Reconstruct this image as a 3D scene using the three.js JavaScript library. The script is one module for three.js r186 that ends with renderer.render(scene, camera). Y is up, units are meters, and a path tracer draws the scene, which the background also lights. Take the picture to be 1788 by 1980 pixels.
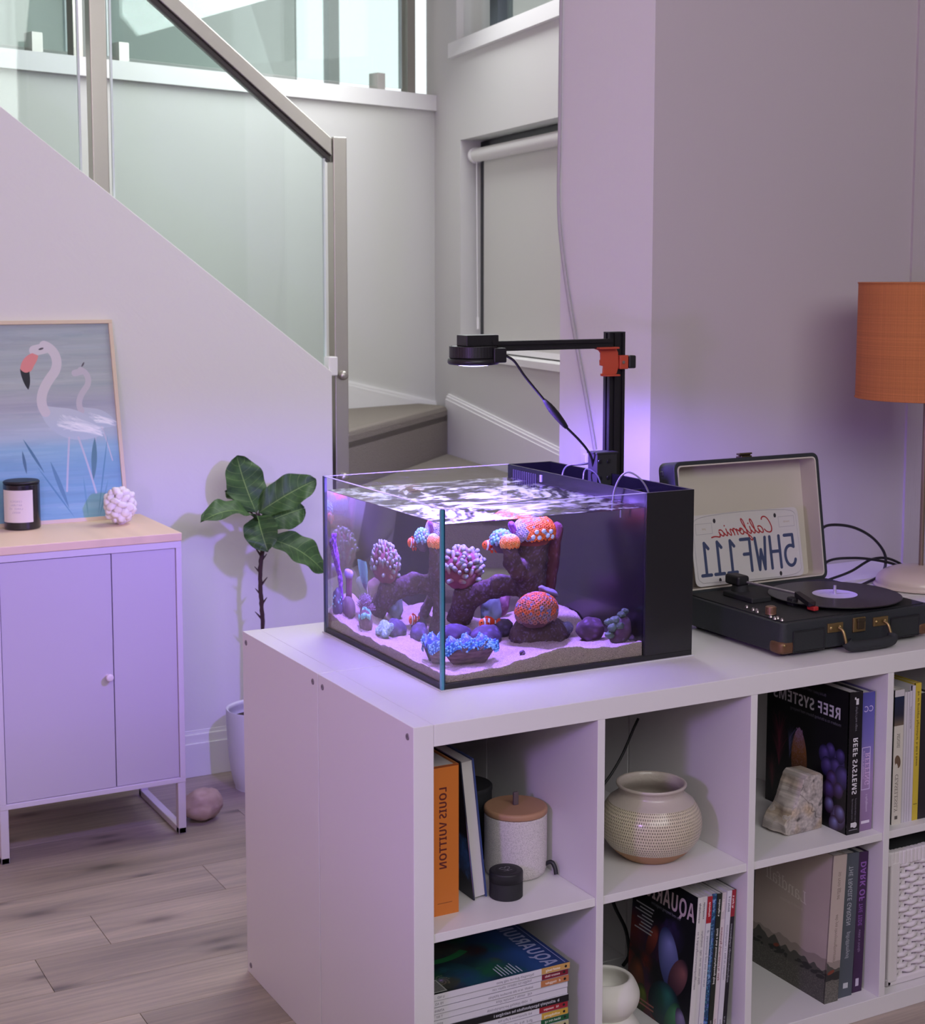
import * as THREE from 'three';
import { RoundedBoxGeometry } from 'three/addons/geometries/RoundedBoxGeometry.js';
import { ConvexGeometry } from 'three/addons/geometries/ConvexGeometry.js';
import { mergeGeometries, mergeVertices, toCreasedNormals } from 'three/addons/utils/BufferGeometryUtils.js';
import { ImprovedNoise } from 'three/addons/math/ImprovedNoise.js';
import { MarchingCubes } from 'three/addons/objects/MarchingCubes.js';
import { RectAreaLightUniformsLib } from 'three/addons/lights/RectAreaLightUniformsLib.js';

// ---------------------------------------------------------------- camera, sky, daylight, exposure
const scene = new THREE.Scene();
const camera = new THREE.PerspectiveCamera(36.628, 1788 / 1980, 0.05, 60);
camera.position.set(-1.143, 1.522, 2.2826);
camera.rotation.set(-0.1068, -0.4968, 0, 'YXZ');
camera.setViewOffset(1788, 1980, 0, 132.7, 1788, 1980);   // the lens is shifted, as in the photograph
camera.focus = 3.0;
camera.userData.fStop = 9;
const SKY = new THREE.Color(0.93, 0.97, 1.0);
scene.background = SKY;
scene.backgroundIntensity = 1.6;
RectAreaLightUniformsLib.init();
const renderer = new THREE.WebGLRenderer({ antialias: true });
renderer.toneMapping = THREE.LinearToneMapping;
renderer.toneMappingExposure = 0.85;
renderer.shadowMap.enabled = true;
function windowLight(name, w, h, at, to, intensity, color) {
  const l = new THREE.RectAreaLight(new THREE.Color(...color), intensity, w, h);
  l.name = name; l.position.set(...at); l.lookAt(...to); scene.add(l); return l;
}
windowLight('garden_window_daylight', 3.8, 1.7, [-0.6, 3.1, 3.74], [-0.4, 1.0, -0.6], 4.6, [1.0, 0.985, 0.96]);
windowLight('stair_window_daylight', 1.5, 1.0, [1.36, 3.0, -2.15], [-0.3, 1.2, -1.5], 11, [0.96, 0.99, 1.0]);
windowLight('upstairs_window_daylight', 2.6, 1.5, [2.6, 3.3, -6.3], [1.4, 2.9, -2.5], 8.5, [0.93, 0.98, 1.0]);

// ---------------------------------------------------------------- helpers
function rng(s) { return () => { s = (s + 0x6d2b79f5) | 0; let t = Math.imul(s ^ (s >>> 15), 1 | s); t = (t + Math.imul(t ^ (t >>> 7), 61 | t)) ^ t; return ((t ^ (t >>> 14)) >>> 0) / 4294967296; }; }
const R = rng(7);
const noise = new ImprovedNoise();
const nz = (x, y, z) => noise.noise(x + 31.7, y + 17.3, z + 11.9);
const used = {};
function numbered(n) { const k = used[n] = (used[n] ?? -1) + 1; return k ? `${n}_${String(k).padStart(3, '0')}` : n; }
const V3 = (x, y, z) => new THREE.Vector3(x, y, z);
function clean(g) {
  g = g.index ? g.toNonIndexed() : g.clone();
  if (!g.attributes.normal) g.computeVertexNormals();
  if (!g.attributes.uv) g.setAttribute('uv', new THREE.BufferAttribute(new Float32Array(g.attributes.position.count * 2), 2));
  for (const k of Object.keys(g.attributes)) if (!['position', 'normal', 'uv', 'color'].includes(k)) g.deleteAttribute(k);
  g.morphAttributes = {};
  return g;
}
function merge(list, groups = false) {
  if (!Array.isArray(list)) return list;
  if (list.length === 1 && !groups) return list[0];
  list = list.map(clean);
  if (list.some((g) => g.attributes.color)) for (const g of list) if (!g.attributes.color) tint(g, [1, 1, 1]);
  for (const g of list) g.clearGroups();
  return mergeGeometries(list, groups);
}
function obj(name, geo, mat, parent = scene) {
  const m = new THREE.Mesh(merge(geo), mat);
  m.name = parent === scene ? numbered(name) : name;
  m.castShadow = m.receiveShadow = true;
  parent.add(m);
  return m;
}
function tag(o, label, category, group) {
  if (o.isMesh && o.position.lengthSq() === 0) {  // set the origin at the thing's base
    const g = o.geometry = o.geometry.clone(); g.computeBoundingBox(); const b = g.boundingBox;
    if (b.min.y > 0.03) { o.position.set((b.min.x + b.max.x) / 2, b.min.y, (b.min.z + b.max.z) / 2); g.translate(-o.position.x, -o.position.y, -o.position.z); }
  }
  Object.assign(o.userData, { label, category }); if (group) o.userData.group = group; return o; }
function struct(name, geo, mat) { const m = obj(name, geo, mat); m.userData.kind = 'structure'; return m; }
function sgroup(name) { const o = new THREE.Group(); o.name = numbered(name); o.userData.kind = 'structure'; scene.add(o); return o; }
function thing(name, label, category, at = [0, 0, 0], turn = 0, group) {
  const o = new THREE.Group(); o.name = numbered(name); o.position.set(...at); o.rotation.y = turn;
  scene.add(o); return tag(o, label, category, group);
}
function stuff(o) { o.userData.kind = 'stuff'; return o; }
function bx(w, h, d, x = 0, y = 0, z = 0, r = 0) { const g = r ? new RoundedBoxGeometry(w, h, d, 2, r) : new THREE.BoxGeometry(w, h, d); return g.translate(x, y, z); }
function b2(x0, x1, y0, y1, z0, z1, r = 0) { return bx(x1 - x0, y1 - y0, z1 - z0, (x0 + x1) / 2, (y0 + y1) / 2, (z0 + z1) / 2, r); }
function cyl(rt, rb, h, x = 0, y = 0, z = 0, seg = 32) { return new THREE.CylinderGeometry(rt, rb, h, seg).translate(x, y, z); }
function cylAlong(r, from, to, seg = 16, r2 = r) {
  const a = V3(...from), b = V3(...to), d = b.clone().sub(a), g = new THREE.CylinderGeometry(r2, r, d.length(), seg);
  g.applyQuaternion(new THREE.Quaternion().setFromUnitVectors(V3(0, 1, 0), d.normalize()));
  return g.translate(...a.add(b).multiplyScalar(0.5).toArray());
}
function tube(pts, r, n = 40, seg = 8) { return new THREE.TubeGeometry(new THREE.CatmullRomCurve3(pts.map((p) => V3(...p))), n, r, seg); }
function lathe(pts, seg = 64) { return new THREE.LatheGeometry(pts.map((p) => new THREE.Vector2(...p)), seg); }
function smoothProfile(pts, n = 48) { return new THREE.SplineCurve(pts.map((p) => new THREE.Vector2(...p))).getPoints(n).map((p) => [Math.max(p.x, 0), p.y]); }
function poly(pts, depth, bevel = 0) {  // polygon in x, y extruded along +z
  const s = new THREE.Shape(pts.map((p) => new THREE.Vector2(...p)));
  return new THREE.ExtrudeGeometry(s, { depth, bevelEnabled: bevel > 0, bevelSize: bevel, bevelThickness: bevel, bevelOffset: -bevel, bevelSegments: 2 });
}
function slab(pts, y0, y1) { return poly(pts.map(([x, z]) => [x, -z]), y1 - y0).rotateX(-Math.PI / 2).translate(0, y0, 0); }  // polygon in x, z with height
function ball(rx, ry, rz, x = 0, y = 0, z = 0, detail = 4) { return mergeVertices(new THREE.IcosahedronGeometry(1, detail).deleteAttribute('uv').deleteAttribute('normal')).scale(rx, ry, rz).translate(x, y, z); }
function rough(g, amp, freq, seed = 0, pass = 2) {  // displaces along the normal
  g.computeVertexNormals();
  const p = g.attributes.position, n = g.attributes.normal;
  for (let i = 0; i < p.count; i++) {
    const x = p.getX(i), y = p.getY(i), z = p.getZ(i); let d = 0, a = amp, f = freq;
    for (let k = 0; k < pass; k++) { d += a * nz(x * f + seed, y * f + seed * 2, z * f); a *= 0.5; f *= 2.3; }
    p.setXYZ(i, x + n.getX(i) * d, y + n.getY(i) * d, z + n.getZ(i) * d);
  }
  g.computeVertexNormals();
  return g;
}
function tint(g, c) {
  const n = g.attributes.position.count, a = new Float32Array(n * 3), p = g.attributes.position;
  for (let i = 0; i < n; i++) { const k = typeof c === 'function' ? c(p.getX(i), p.getY(i), p.getZ(i), i) : c; a.set(k, i * 3); }
  g.setAttribute('color', new THREE.BufferAttribute(a, 3)); return g;
}
const lerp3 = (a, b, t) => a.map((v, i) => v + (b[i] - v) * Math.min(1, Math.max(0, t)));
function planarUV(g, f) { const p = g.attributes.position, n = g.attributes.normal, a = new Float32Array(p.count * 2); for (let i = 0; i < p.count; i++) a.set(f(p.getX(i), p.getY(i), p.getZ(i), n?.getX(i), n?.getY(i), n?.getZ(i)), i * 2); g.setAttribute('uv', new THREE.BufferAttribute(a, 2)); return g; }
function sdf(fn, lo, hi, res) {  // meshes the zero level of a distance function
  const mc = new MarchingCubes(res, new THREE.MeshStandardMaterial(), false, false, 120000), h = res / 2, c = lo.map((v, i) => (v + hi[i]) / 2), e = lo.map((v, i) => (hi[i] - v) / 2);
  mc.isolation = 0;
  for (let k = 0; k < res; k++) for (let j = 0; j < res; j++) for (let i = 0; i < res; i++)
    mc.field[i + j * res + k * res * res] = -fn(c[0] + e[0] * (i - h) / h, c[1] + e[1] * (j - h) / h, c[2] + e[2] * (k - h) / h);
  mc.update();
  const g = new THREE.BufferGeometry();
  g.setAttribute('position', new THREE.BufferAttribute(mc.positionArray.slice(0, mc.count * 3), 3));
  const w = mergeVertices(g, 1e-5); w.scale(...e).translate(...c); w.computeVertexNormals();
  return w;
}
const capsule = (x, y, z, [ax, ay, az], [bx_, by, bz], ra, rb) => {
  const dx = bx_ - ax, dy = by - ay, dz = bz - az, t = Math.min(1, Math.max(0, ((x - ax) * dx + (y - ay) * dy + (z - az) * dz) / (dx * dx + dy * dy + dz * dz)));
  return Math.hypot(x - ax - t * dx, y - ay - t * dy, z - az - t * dz) - (ra + (rb - ra) * t);
};
const smin = (a, b, k) => { const h = Math.max(k - Math.abs(a - b), 0) / k; return Math.min(a, b) - h * h * k * 0.25; };

// ---------------------------------------------------------------- textures and materials
function canvasTex(w, h, draw, srgb = true) {
  const c = document.createElement('canvas'); c.width = w; c.height = h;
  const x = c.getContext('2d'); draw(x, w, h);
  const t = new THREE.CanvasTexture(c); if (srgb) t.colorSpace = THREE.SRGBColorSpace; t.anisotropy = 8; return t;
}
const mirrored = (draw) => (x, w, h) => { x.save(); x.translate(w, 0); x.scale(-1, 1); draw(x, w, h); x.restore(); };  // the print in this place reads backwards
function dataTex(w, h, f, srgb = true) {
  const d = new Uint8Array(w * h * 4);
  for (let y = 0; y < h; y++) for (let x = 0; x < w; x++) { const c = f(x, y); for (let k = 0; k < 3; k++) d[(y * w + x) * 4 + k] = Math.max(0, Math.min(255, c[k])); d[(y * w + x) * 4 + 3] = 255; }
  const t = new THREE.DataTexture(d, w, h); t.magFilter = THREE.LinearFilter; t.wrapS = t.wrapT = THREE.RepeatWrapping; if (srgb) t.colorSpace = THREE.SRGBColorSpace; t.needsUpdate = true; return t;
}
const mat = (color, roughness = 0.6, o = {}) => new THREE.MeshStandardMaterial({ color: Array.isArray(color) ? new THREE.Color().setRGB(...color) : color, roughness, ...o });
const phys = (color, roughness, o = {}) => new THREE.MeshPhysicalMaterial({ color: Array.isArray(color) ? new THREE.Color().setRGB(...color) : color, roughness, ...o });
const printed = (map, roughness = 0.45, o = {}) => new THREE.MeshStandardMaterial({ map, roughness, ...o });
// grey noise for fine relief (fabric, carpet, sand)
const grain = dataTex(256, 256, (x, y) => { const r = rng(x * 7919 + y * 104729)(); const v = 255 * r; return [v, v, v]; }, false);
const cloud = dataTex(256, 256, (x, y) => { const a = x / 256 * Math.PI * 2, b = y / 256 * Math.PI * 2; let v = 0, f = 1.2, k = 0.5; for (let i = 0; i < 4; i++) { v += k * noise.noise(Math.cos(a) * f + 9, Math.sin(a) * f + Math.cos(b) * f, Math.sin(b) * f + i * 5); f *= 2; k *= 0.6; } v = 128 + 150 * v; return [v, v, v]; }, false);
const weave = dataTex(128, 128, (x, y) => { const a = Math.sin(x / 128 * Math.PI * 2 * 16), b = Math.sin(y / 128 * Math.PI * 2 * 16), r = rng(x * 31 + y * 977)(); const v = 128 + 60 * (a * a > b * b ? a : b) + 50 * (r - 0.5); return [v, v, v]; }, false);
const rep = (t, x, y) => { const c = t.clone(); c.repeat.set(x, y); c.needsUpdate = true; return c; };
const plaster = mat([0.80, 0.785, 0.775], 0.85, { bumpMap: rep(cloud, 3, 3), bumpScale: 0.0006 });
const dimmedMauve = mat([0.52, 0.46, 0.48], 0.85, { bumpMap: rep(cloud, 3, 3), bumpScale: 0.0006 });  // darker wall tone, stands in for the dimmer light on the right wall
const dimWall = mat([0.26, 0.24, 0.24], 0.9);  // dark tone given to the unseen walls to cut bounced light
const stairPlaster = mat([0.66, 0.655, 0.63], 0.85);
const trimWhite = mat([0.84, 0.83, 0.82], 0.5);
const shelfWhite = mat([0.74, 0.71, 0.715], 0.42);
const black = mat([0.012, 0.012, 0.014], 0.45);
const blackMatte = mat([0.016, 0.016, 0.018], 0.75);
const steel = mat([0.52, 0.49, 0.45], 0.34, { metalness: 1, bumpMap: rep(grain, 1, 40), bumpScale: 0.00005 });
const clearGlass = phys([0.97, 0.985, 0.98], 0.0, { transmission: 1, thickness: 0, ior: 1.5 });
const tankGlass = phys([0.975, 0.985, 0.985], 0.0, { transmission: 1, thickness: 0, ior: 1.5, specularIntensity: 0.3 });
const greenGlass = phys([0.90, 0.95, 0.935], 0.0, { transmission: 1, thickness: 0, ior: 1.5 });
const glassEdge = phys([0.42, 0.62, 0.58], 0.15, { transmission: 0.4, thickness: 0 });
// ---------------------------------------------------------------- the room
// floor of oak-look planks, each plank a piece of its own
const woods = [0, 1, 2].map((s) => canvasTex(1024, 160, (c, w, h) => {
  const r = rng(100 + s), id = c.createImageData(w, h), knots = [0, 1, 2].map(() => [r() * w, r() * h, 12 + r() * 26]);
  for (let y = 0; y < h; y++) for (let x = 0; x < w; x++) {
    let yy = y;
    for (const [kx, ky, kr] of knots) { const d = Math.hypot((x - kx) / 3.2, y - ky); yy += Math.sign(y - ky || 1) * kr * 0.8 * Math.exp(-d * d / (kr * kr)); }
    const g = nz(x / 260, yy / 9 + s * 40, s) * 0.6 + nz(x / 90, yy / 3.2, s * 7) * 0.35 + nz(x / 18, yy / 1.4, s * 3) * 0.22, b = nz(x / 300, y / 60, s * 11);
    let v = 1 + g * 0.17 + b * 0.12;
    for (const [kx, ky, kr] of knots) { const d = Math.hypot((x - kx) / 2.6, y - ky) / kr; v *= 1 - 0.28 * Math.exp(-d * d * 5); }
    const o = (y * w + x) * 4; id.data[o] = Math.min(255, 162 * v); id.data[o + 1] = Math.min(255, 148 * v + g * -4); id.data[o + 2] = Math.min(255, 137 * v - g * 8); id.data[o + 3] = 255;
  }
  c.putImageData(id, 0, 0);
}));
const woodMats = [];
for (const [k, t] of woods.entries()) for (const tone of [0.86, 0.97, 1.06]) woodMats.push(new THREE.MeshStandardMaterial({ map: t, color: new THREE.Color(tone, tone * 0.985, tone * 0.97), roughness: 0.42, bumpMap: t, bumpScale: 0.0004, name: 'oak' + k }));
const floor = sgroup('floor');
obj('subfloor', b2(-3.3, 3.0, -0.06, -0.009, -3.5, 3.95), mat([0.25, 0.22, 0.2], 0.9), floor);
{
  const W = 0.18, L = 1.28, plank = new Map(), r = rng(5);
  const shift = { '-0.92': -0.40, '-1.10': -0.227, '-1.28': 0.115, '-0.74': 0.4 };
  for (let z = 3.76, row = 0; z > -2.17; z -= W, row++) {
    const z0 = z - W, key = (z0 + W).toFixed(2), off = shift[key] !== undefined ? ((shift[key] + 3.2) % L) : r() * L;
    for (let x = -3.2 - L + off; x < 2.9; x += L) {
      const a = Math.max(-3.2, x), b = Math.min(2.9, x + L); if (b - a < 0.02) continue;
      const g = planarUV(bx(b - a - 0.0012, 0.008, W - 0.0012, 0, 0, 0, 0.0006), (px, py, pz) => [px / 1.3 + 0.5, pz / W + 0.5]);
      const p = obj('plank', g, woodMats[Math.floor(r() * woodMats.length)], floor);
      p.position.set((a + b) / 2, -0.004, z - W / 2); if (r() < 0.5) p.rotation.y = Math.PI;
    }
  }
}
struct('ceiling', b2(-3.4, 4.6, 4.2, 4.35, -7.2, 3.95), plaster);
const pinkBounce = mat([0.74, 0.47, 0.44], 0.9);  // pink put on the unseen left wall so it bounces pink light
struct('wall_left', b2(-3.4, -3.2, 0, 4.2, -3.6, 3.95), pinkBounce);
{ // the wall behind the camera with its tall garden window
  const s = new THREE.Shape([[-3.4, 0], [3.05, 0], [3.05, 4.2], [-3.4, 4.2]].map((p) => new THREE.Vector2(...p)));
  s.holes.push(new THREE.Path([[-2.5, 2.15], [1.3, 2.15], [1.3, 4.0], [-2.5, 4.0]].map((p) => new THREE.Vector2(...p))));
  struct('wall_back', new THREE.ExtrudeGeometry(s, { depth: 0.15, bevelEnabled: false }).translate(0, 0, 3.8), dimWall);
  const w = sgroup('window_1');
  obj('window_frame', [b2(-2.5, 1.3, 2.15, 2.2, 3.84, 3.9), b2(-2.5, 1.3, 3.95, 4.0, 3.84, 3.9), b2(-2.5, -2.45, 2.15, 4.0, 3.84, 3.9), b2(1.25, 1.3, 2.15, 4.0, 3.84, 3.9), b2(-0.63, -0.57, 2.15, 4.0, 3.84, 3.9)], black, w);
  obj('pane', b2(-2.45, -0.63, 2.2, 3.95, 3.865, 3.871), clearGlass, w); obj('pane', b2(-0.57, 1.25, 2.2, 3.95, 3.865, 3.871), clearGlass, w);
}
struct('wall_east', b2(2.85, 3.05, 0, 4.2, -0.9, 3.95), dimWall);
struct('wall_right', b2(1.07, 3.05, 0, 4.2, -1.25, -0.83), [dimmedMauve, plaster, dimmedMauve, dimmedMauve, dimmedMauve, plaster]);     // a deep pier: its end and its face are both in view
struct('trim_1', b2(1.915, 2.02, 0, 2.75, -0.83, -0.822), dimmedMauve);
// the wall under the stairs, cut along the slope of the flight
const slope = (1.9955 - 1.2299) / (-0.1887 - 0.8032), topAt = (x) => 1.2299 + slope * (x - 0.8032);
struct('wall_under_stairs', poly([[-3.2, 0], [0.805, 0], [0.805, topAt(0.805)], [-3.2, topAt(-3.2)]], 0.1, 0.002).translate(0, 0, -2.27), plaster);
struct('baseboard_under_stairs', [b2(-3.2, 0.805, 0, 0.105, -2.17, -2.154, 0.002), b2(-3.2, 0.805, 0.105, 0.132, -2.17, -2.160, 0.002), b2(-3.2, 0.805, 0.132, 0.143, -2.17, -2.166, 0.001)], trimWhite);

// stairwell: a rotated bay behind the under-stair wall
const K = [1.757, -3.3], LD = [-0.9656, 0.2599], VD = [-0.139, 0.9903], NO = [0.9903, 0.139], NB = [-0.2599, -0.9656];   // corner, along the back wall, along the window wall, outwards of each
const onB = (s, y, r = 0) => [K[0] + LD[0] * s + NB[0] * r, y, K[1] + LD[1] * s + NB[1] * r];
const onW = (s, y, r = 0) => [K[0] + VD[0] * s + NO[0] * r, y, K[1] + VD[1] * s + NO[1] * r];
function wallGeo(along, out, s0, s1, y0, y1, r0, r1, holes = []) {  // a wall panel in the (s, y) plane with thickness r0..r1
  const s = new THREE.Shape([[s0, y0], [s1, y0], [s1, y1], [s0, y1]].map((p) => new THREE.Vector2(...p)));
  for (const [a, b, c, d] of holes) s.holes.push(new THREE.Path([[a, c], [b, c], [b, d], [a, d]].map((p) => new THREE.Vector2(...p))));
  const g = new THREE.ExtrudeGeometry(s, { depth: r1 - r0, bevelEnabled: false }).translate(0, 0, r0);
  const m = new THREE.Matrix4().makeBasis(V3(along[0], 0, along[1]), V3(0, 1, 0), V3(out[0], 0, out[1])).setPosition(K[0], 0, K[1]);
  g.applyMatrix4(m);
  if (m.determinant() < 0) { const i = g.index; if (i) { for (let k = 0; k < i.count; k += 3) { const t = i.getX(k); i.setX(k, i.getX(k + 2)); i.setX(k + 2, t); } } else { const p = g.attributes; for (const a of Object.values(p)) for (let k = 0; k < a.count; k += 3) for (let c = 0; c < a.itemSize; c++) { const t = a.getComponent(k, c); a.setComponent(k, c, a.getComponent(k + 2, c)); a.setComponent(k + 2, c, t); } } g.computeVertexNormals(); }
  return g;
}
const onWall = (s0, s1, y0, y1, r0, r1) => wallGeo(VD, NO, s0, s1, y0, y1, r0, r1);
const onBack = (s0, s1, y0, y1, r0, r1) => wallGeo(LD, NB, s0, s1, y0, y1, r0, r1);
struct('wall_back_of_stairs', onBack(-0.2, 5.6, 0, 2.24, 0, 0.12), stairPlaster);
struct('wall_window', wallGeo(VD, NO, -0.1, 2.25, 0, 4.2, 0, 0.2, [[0.296, 2.05, 1.234, 2.045], [0.251, 2.05, 2.417, 3.6]]), stairPlaster);
struct('trim_2', onBack(0, 5.4, 2.182, 2.243, -0.022, 0.001), trimWhite);         // landing edge
struct('trim_3', onWall(0.211, 2.1, 2.362, 2.417, -0.02, 0.002), trimWhite);      // ledge under the upper window
struct('wall_closing', b2(-3.3, -3.2, 0, 4.2, -3.6, -2.2), stairPlaster);
// upstairs behind the landing glass
struct('floor_upstairs', slab([[-3.4, -2.35], onB(5.2, 0, 0.02).filter((_, i) => i !== 1), onB(0, 0, 0.02).filter((_, i) => i !== 1), [4.5, -3.2], [4.5, -7.0], [-3.4, -7.0]].slice(1), 2.1, 2.238), mat([0.6, 0.58, 0.55], 0.8));
{
  const s = new THREE.Shape([[-3.4, 2.2], [4.5, 2.2], [4.5, 4.2], [-3.4, 4.2]].map((p) => new THREE.Vector2(...p)));
  s.holes.push(new THREE.Path([[2.46, 2.3], [3.9, 2.3], [3.9, 4.1], [2.46, 4.1]].map((p) => new THREE.Vector2(...p))));
  struct('wall_upstairs', new THREE.ExtrudeGeometry(s, { depth: 0.15, bevelEnabled: false }).translate(0, 0, -6.6), mat([0.62, 0.66, 0.65], 0.9));
  struct('wall_upstairs_side', b2(4.4, 4.55, 2.2, 4.2, -7, -3.0), stairPlaster);
  struct('wall_upstairs_near', b2(1.9, 4.5, 2.2, 4.2, -3.1, -2.95), stairPlaster);
  struct('wall_upstairs_left', b2(-3.4, -3.25, 2.2, 4.2, -7, -3.0), stairPlaster);
  const w = sgroup('window_2');
  obj('window_frame', [b2(2.46, 3.9, 2.3, 2.33, -6.56, -6.5), b2(2.46, 2.49, 2.3, 4.1, -6.56, -6.5), b2(2.69, 2.76, 2.3, 4.1, -6.56, -6.48), b2(3.87, 3.9, 2.3, 4.1, -6.56, -6.5), b2(2.46, 3.9, 4.06, 4.1, -6.56, -6.5)], mat([0.35, 0.37, 0.37], 0.6), w);
  obj('pane', b2(2.49, 2.69, 2.33, 4.06, -6.533, -6.527), clearGlass, w); obj('pane', b2(2.76, 3.87, 2.33, 4.06, -6.533, -6.527), clearGlass, w);
}
// the two windows of the stair
{
  const w = sgroup('window_3');
  obj('window_frame', [onWall(0.251, 2.05, 2.417, 2.422, 0.02, 0.06), onWall(0.57, 0.65, 2.417, 3.6, 0.012, 0.07), onWall(1.5, 1.58, 2.417, 3.6, 0.012, 0.07)], mat([0.06, 0.075, 0.09], 0.5), w);
  obj('pane', onWall(0.251, 2.05, 2.42, 3.6, 0.03, 0.034), clearGlass, w);
  const v = sgroup('window_4');
  obj('window_frame', [onWall(0.30, 0.40, 1.24, 2.04, 0.082, 0.14), onWall(0.30, 2.05, 1.24, 1.27, 0.082, 0.14), onWall(0.30, 2.05, 2.01, 2.04, 0.082, 0.14)], mat([0.02, 0.023, 0.028], 0.4), v);
  obj('pane', onWall(0.40, 2.05, 1.27, 2.01, 0.11, 0.114), clearGlass, v);
  obj('window_sill', onWall(0.296, 2.05, 1.212, 1.236, -0.012, 0.15), trimWhite, v);
}
{ // roller blind over the lower window
  const t = thing('roller_blind', 'pale grey roller blind pulled down over the stair window', 'blind');
  const fab = phys([0.72, 0.71, 0.67], 0.95, { transmission: 0.3, thickness: 0 });
  obj('roller', cylAlong(0.026, onW(0.355, 1.985, 0.045), onW(2.04, 1.985, 0.045), 24), mat([0.74, 0.73, 0.7], 0.7), t);
  obj('bracket', cylAlong(0.03, onW(0.335, 1.985, 0.045), onW(0.355, 1.985, 0.045), 24), trimWhite, t);
  obj('fabric', onWall(0.385, 2.04, 1.25, 1.99, 0.062, 0.066), fab, t);
  obj('bottom_rail', onWall(0.385, 2.04, 1.242, 1.262, 0.058, 0.07), trimWhite, t);
  obj('cord', [tube([onW(0.365, 1.97, 0.04), onW(0.372, 1.6, 0.04), onW(0.38, 1.33, 0.04)], 0.0022, 16, 6), cylAlong(0.005, onW(0.379, 1.37, 0.04), onW(0.382, 1.325, 0.04), 10)], trimWhite, t);
}
// skirtings that follow the stair
function ribbonWall(on, s0, y0, s1, y1, h, r) { // a board rising along the wall with a moulded top
  const strip = (a, b, d) => { const q = [on(s0, y0 - b, 0), on(s1, y1 - b, 0), on(s1, y1 - a, 0), on(s0, y0 - a, 0)], f = [on(s0, y0 - b, -d), on(s1, y1 - b, -d), on(s1, y1 - a, -d), on(s0, y0 - a, -d)]; const g = new ConvexGeometry([...q, ...f].map((p) => V3(...p))); return g; };
  return [strip(0, 0.008, 0.008), strip(0.008, 0.02, 0.014), strip(0.02, h, 0.018)];
}
struct('baseboard_window', ribbonWall(onW, 0.17, 1.063, 1.6, 0.925, 0.3), trimWhite);
struct('baseboard_stairs', ribbonWall(onB, 0.0, 1.022, 1.6, 1.387, 0.3), trimWhite);
// carpeted winder steps
const carpet = mat([0.27, 0.235, 0.20], 0.95, { bumpMap: rep(grain, 5, 5), bumpScale: 0.003 });
{
  const st = sgroup('staircase'), p2 = (a) => [a[0], a[2]];
  const step = (pts, y0, y1) => { const s = slab(pts, y0, y1 - 0.02); const g = poly(pts.map(([x, z]) => [x, -z]), 0.04, 0.02).rotateX(-Math.PI / 2).translate(0, y1 - 0.04, 0); return [s, g]; };
  obj('step', step([[0.82, -2.24], p2(onW(0.2, 0, -0.02)), p2(onB(0.1, 0, -0.01)), p2(onB(1.1, 0, -0.01))], 0.0, 1.0), carpet, st);
  obj('step', step([[0.84, -2.15], [1.2, -1.9], p2(onW(1.6, 0, -0.02)), p2(onW(0.2, 0, -0.02)), [0.86, -2.28]], 0.0, 0.81), carpet, st);
  obj('step', step([[0.84, -1.85], p2(onW(1.95, 0, -0.02)), p2(onW(1.45, 0, -0.02)), [0.9, -2.05]], 0.0, 0.62), carpet, st);
  for (let k = 1; k < 8; k++) { const s0 = 0.9 + (k - 1) * 0.25; obj('step', step([p2(onB(s0 - 0.05, 0, -0.01)), p2(onB(s0 + 0.27, 0, -0.01)), [onB(s0 + 0.27, 0)[0] - 0.05, -2.32], [onB(s0 - 0.05, 0)[0] - 0.05, -2.32]], 0.4 + k * 0.18, Math.min(2.1, 0.84 + k * 0.185)), carpet, st); }
}
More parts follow.
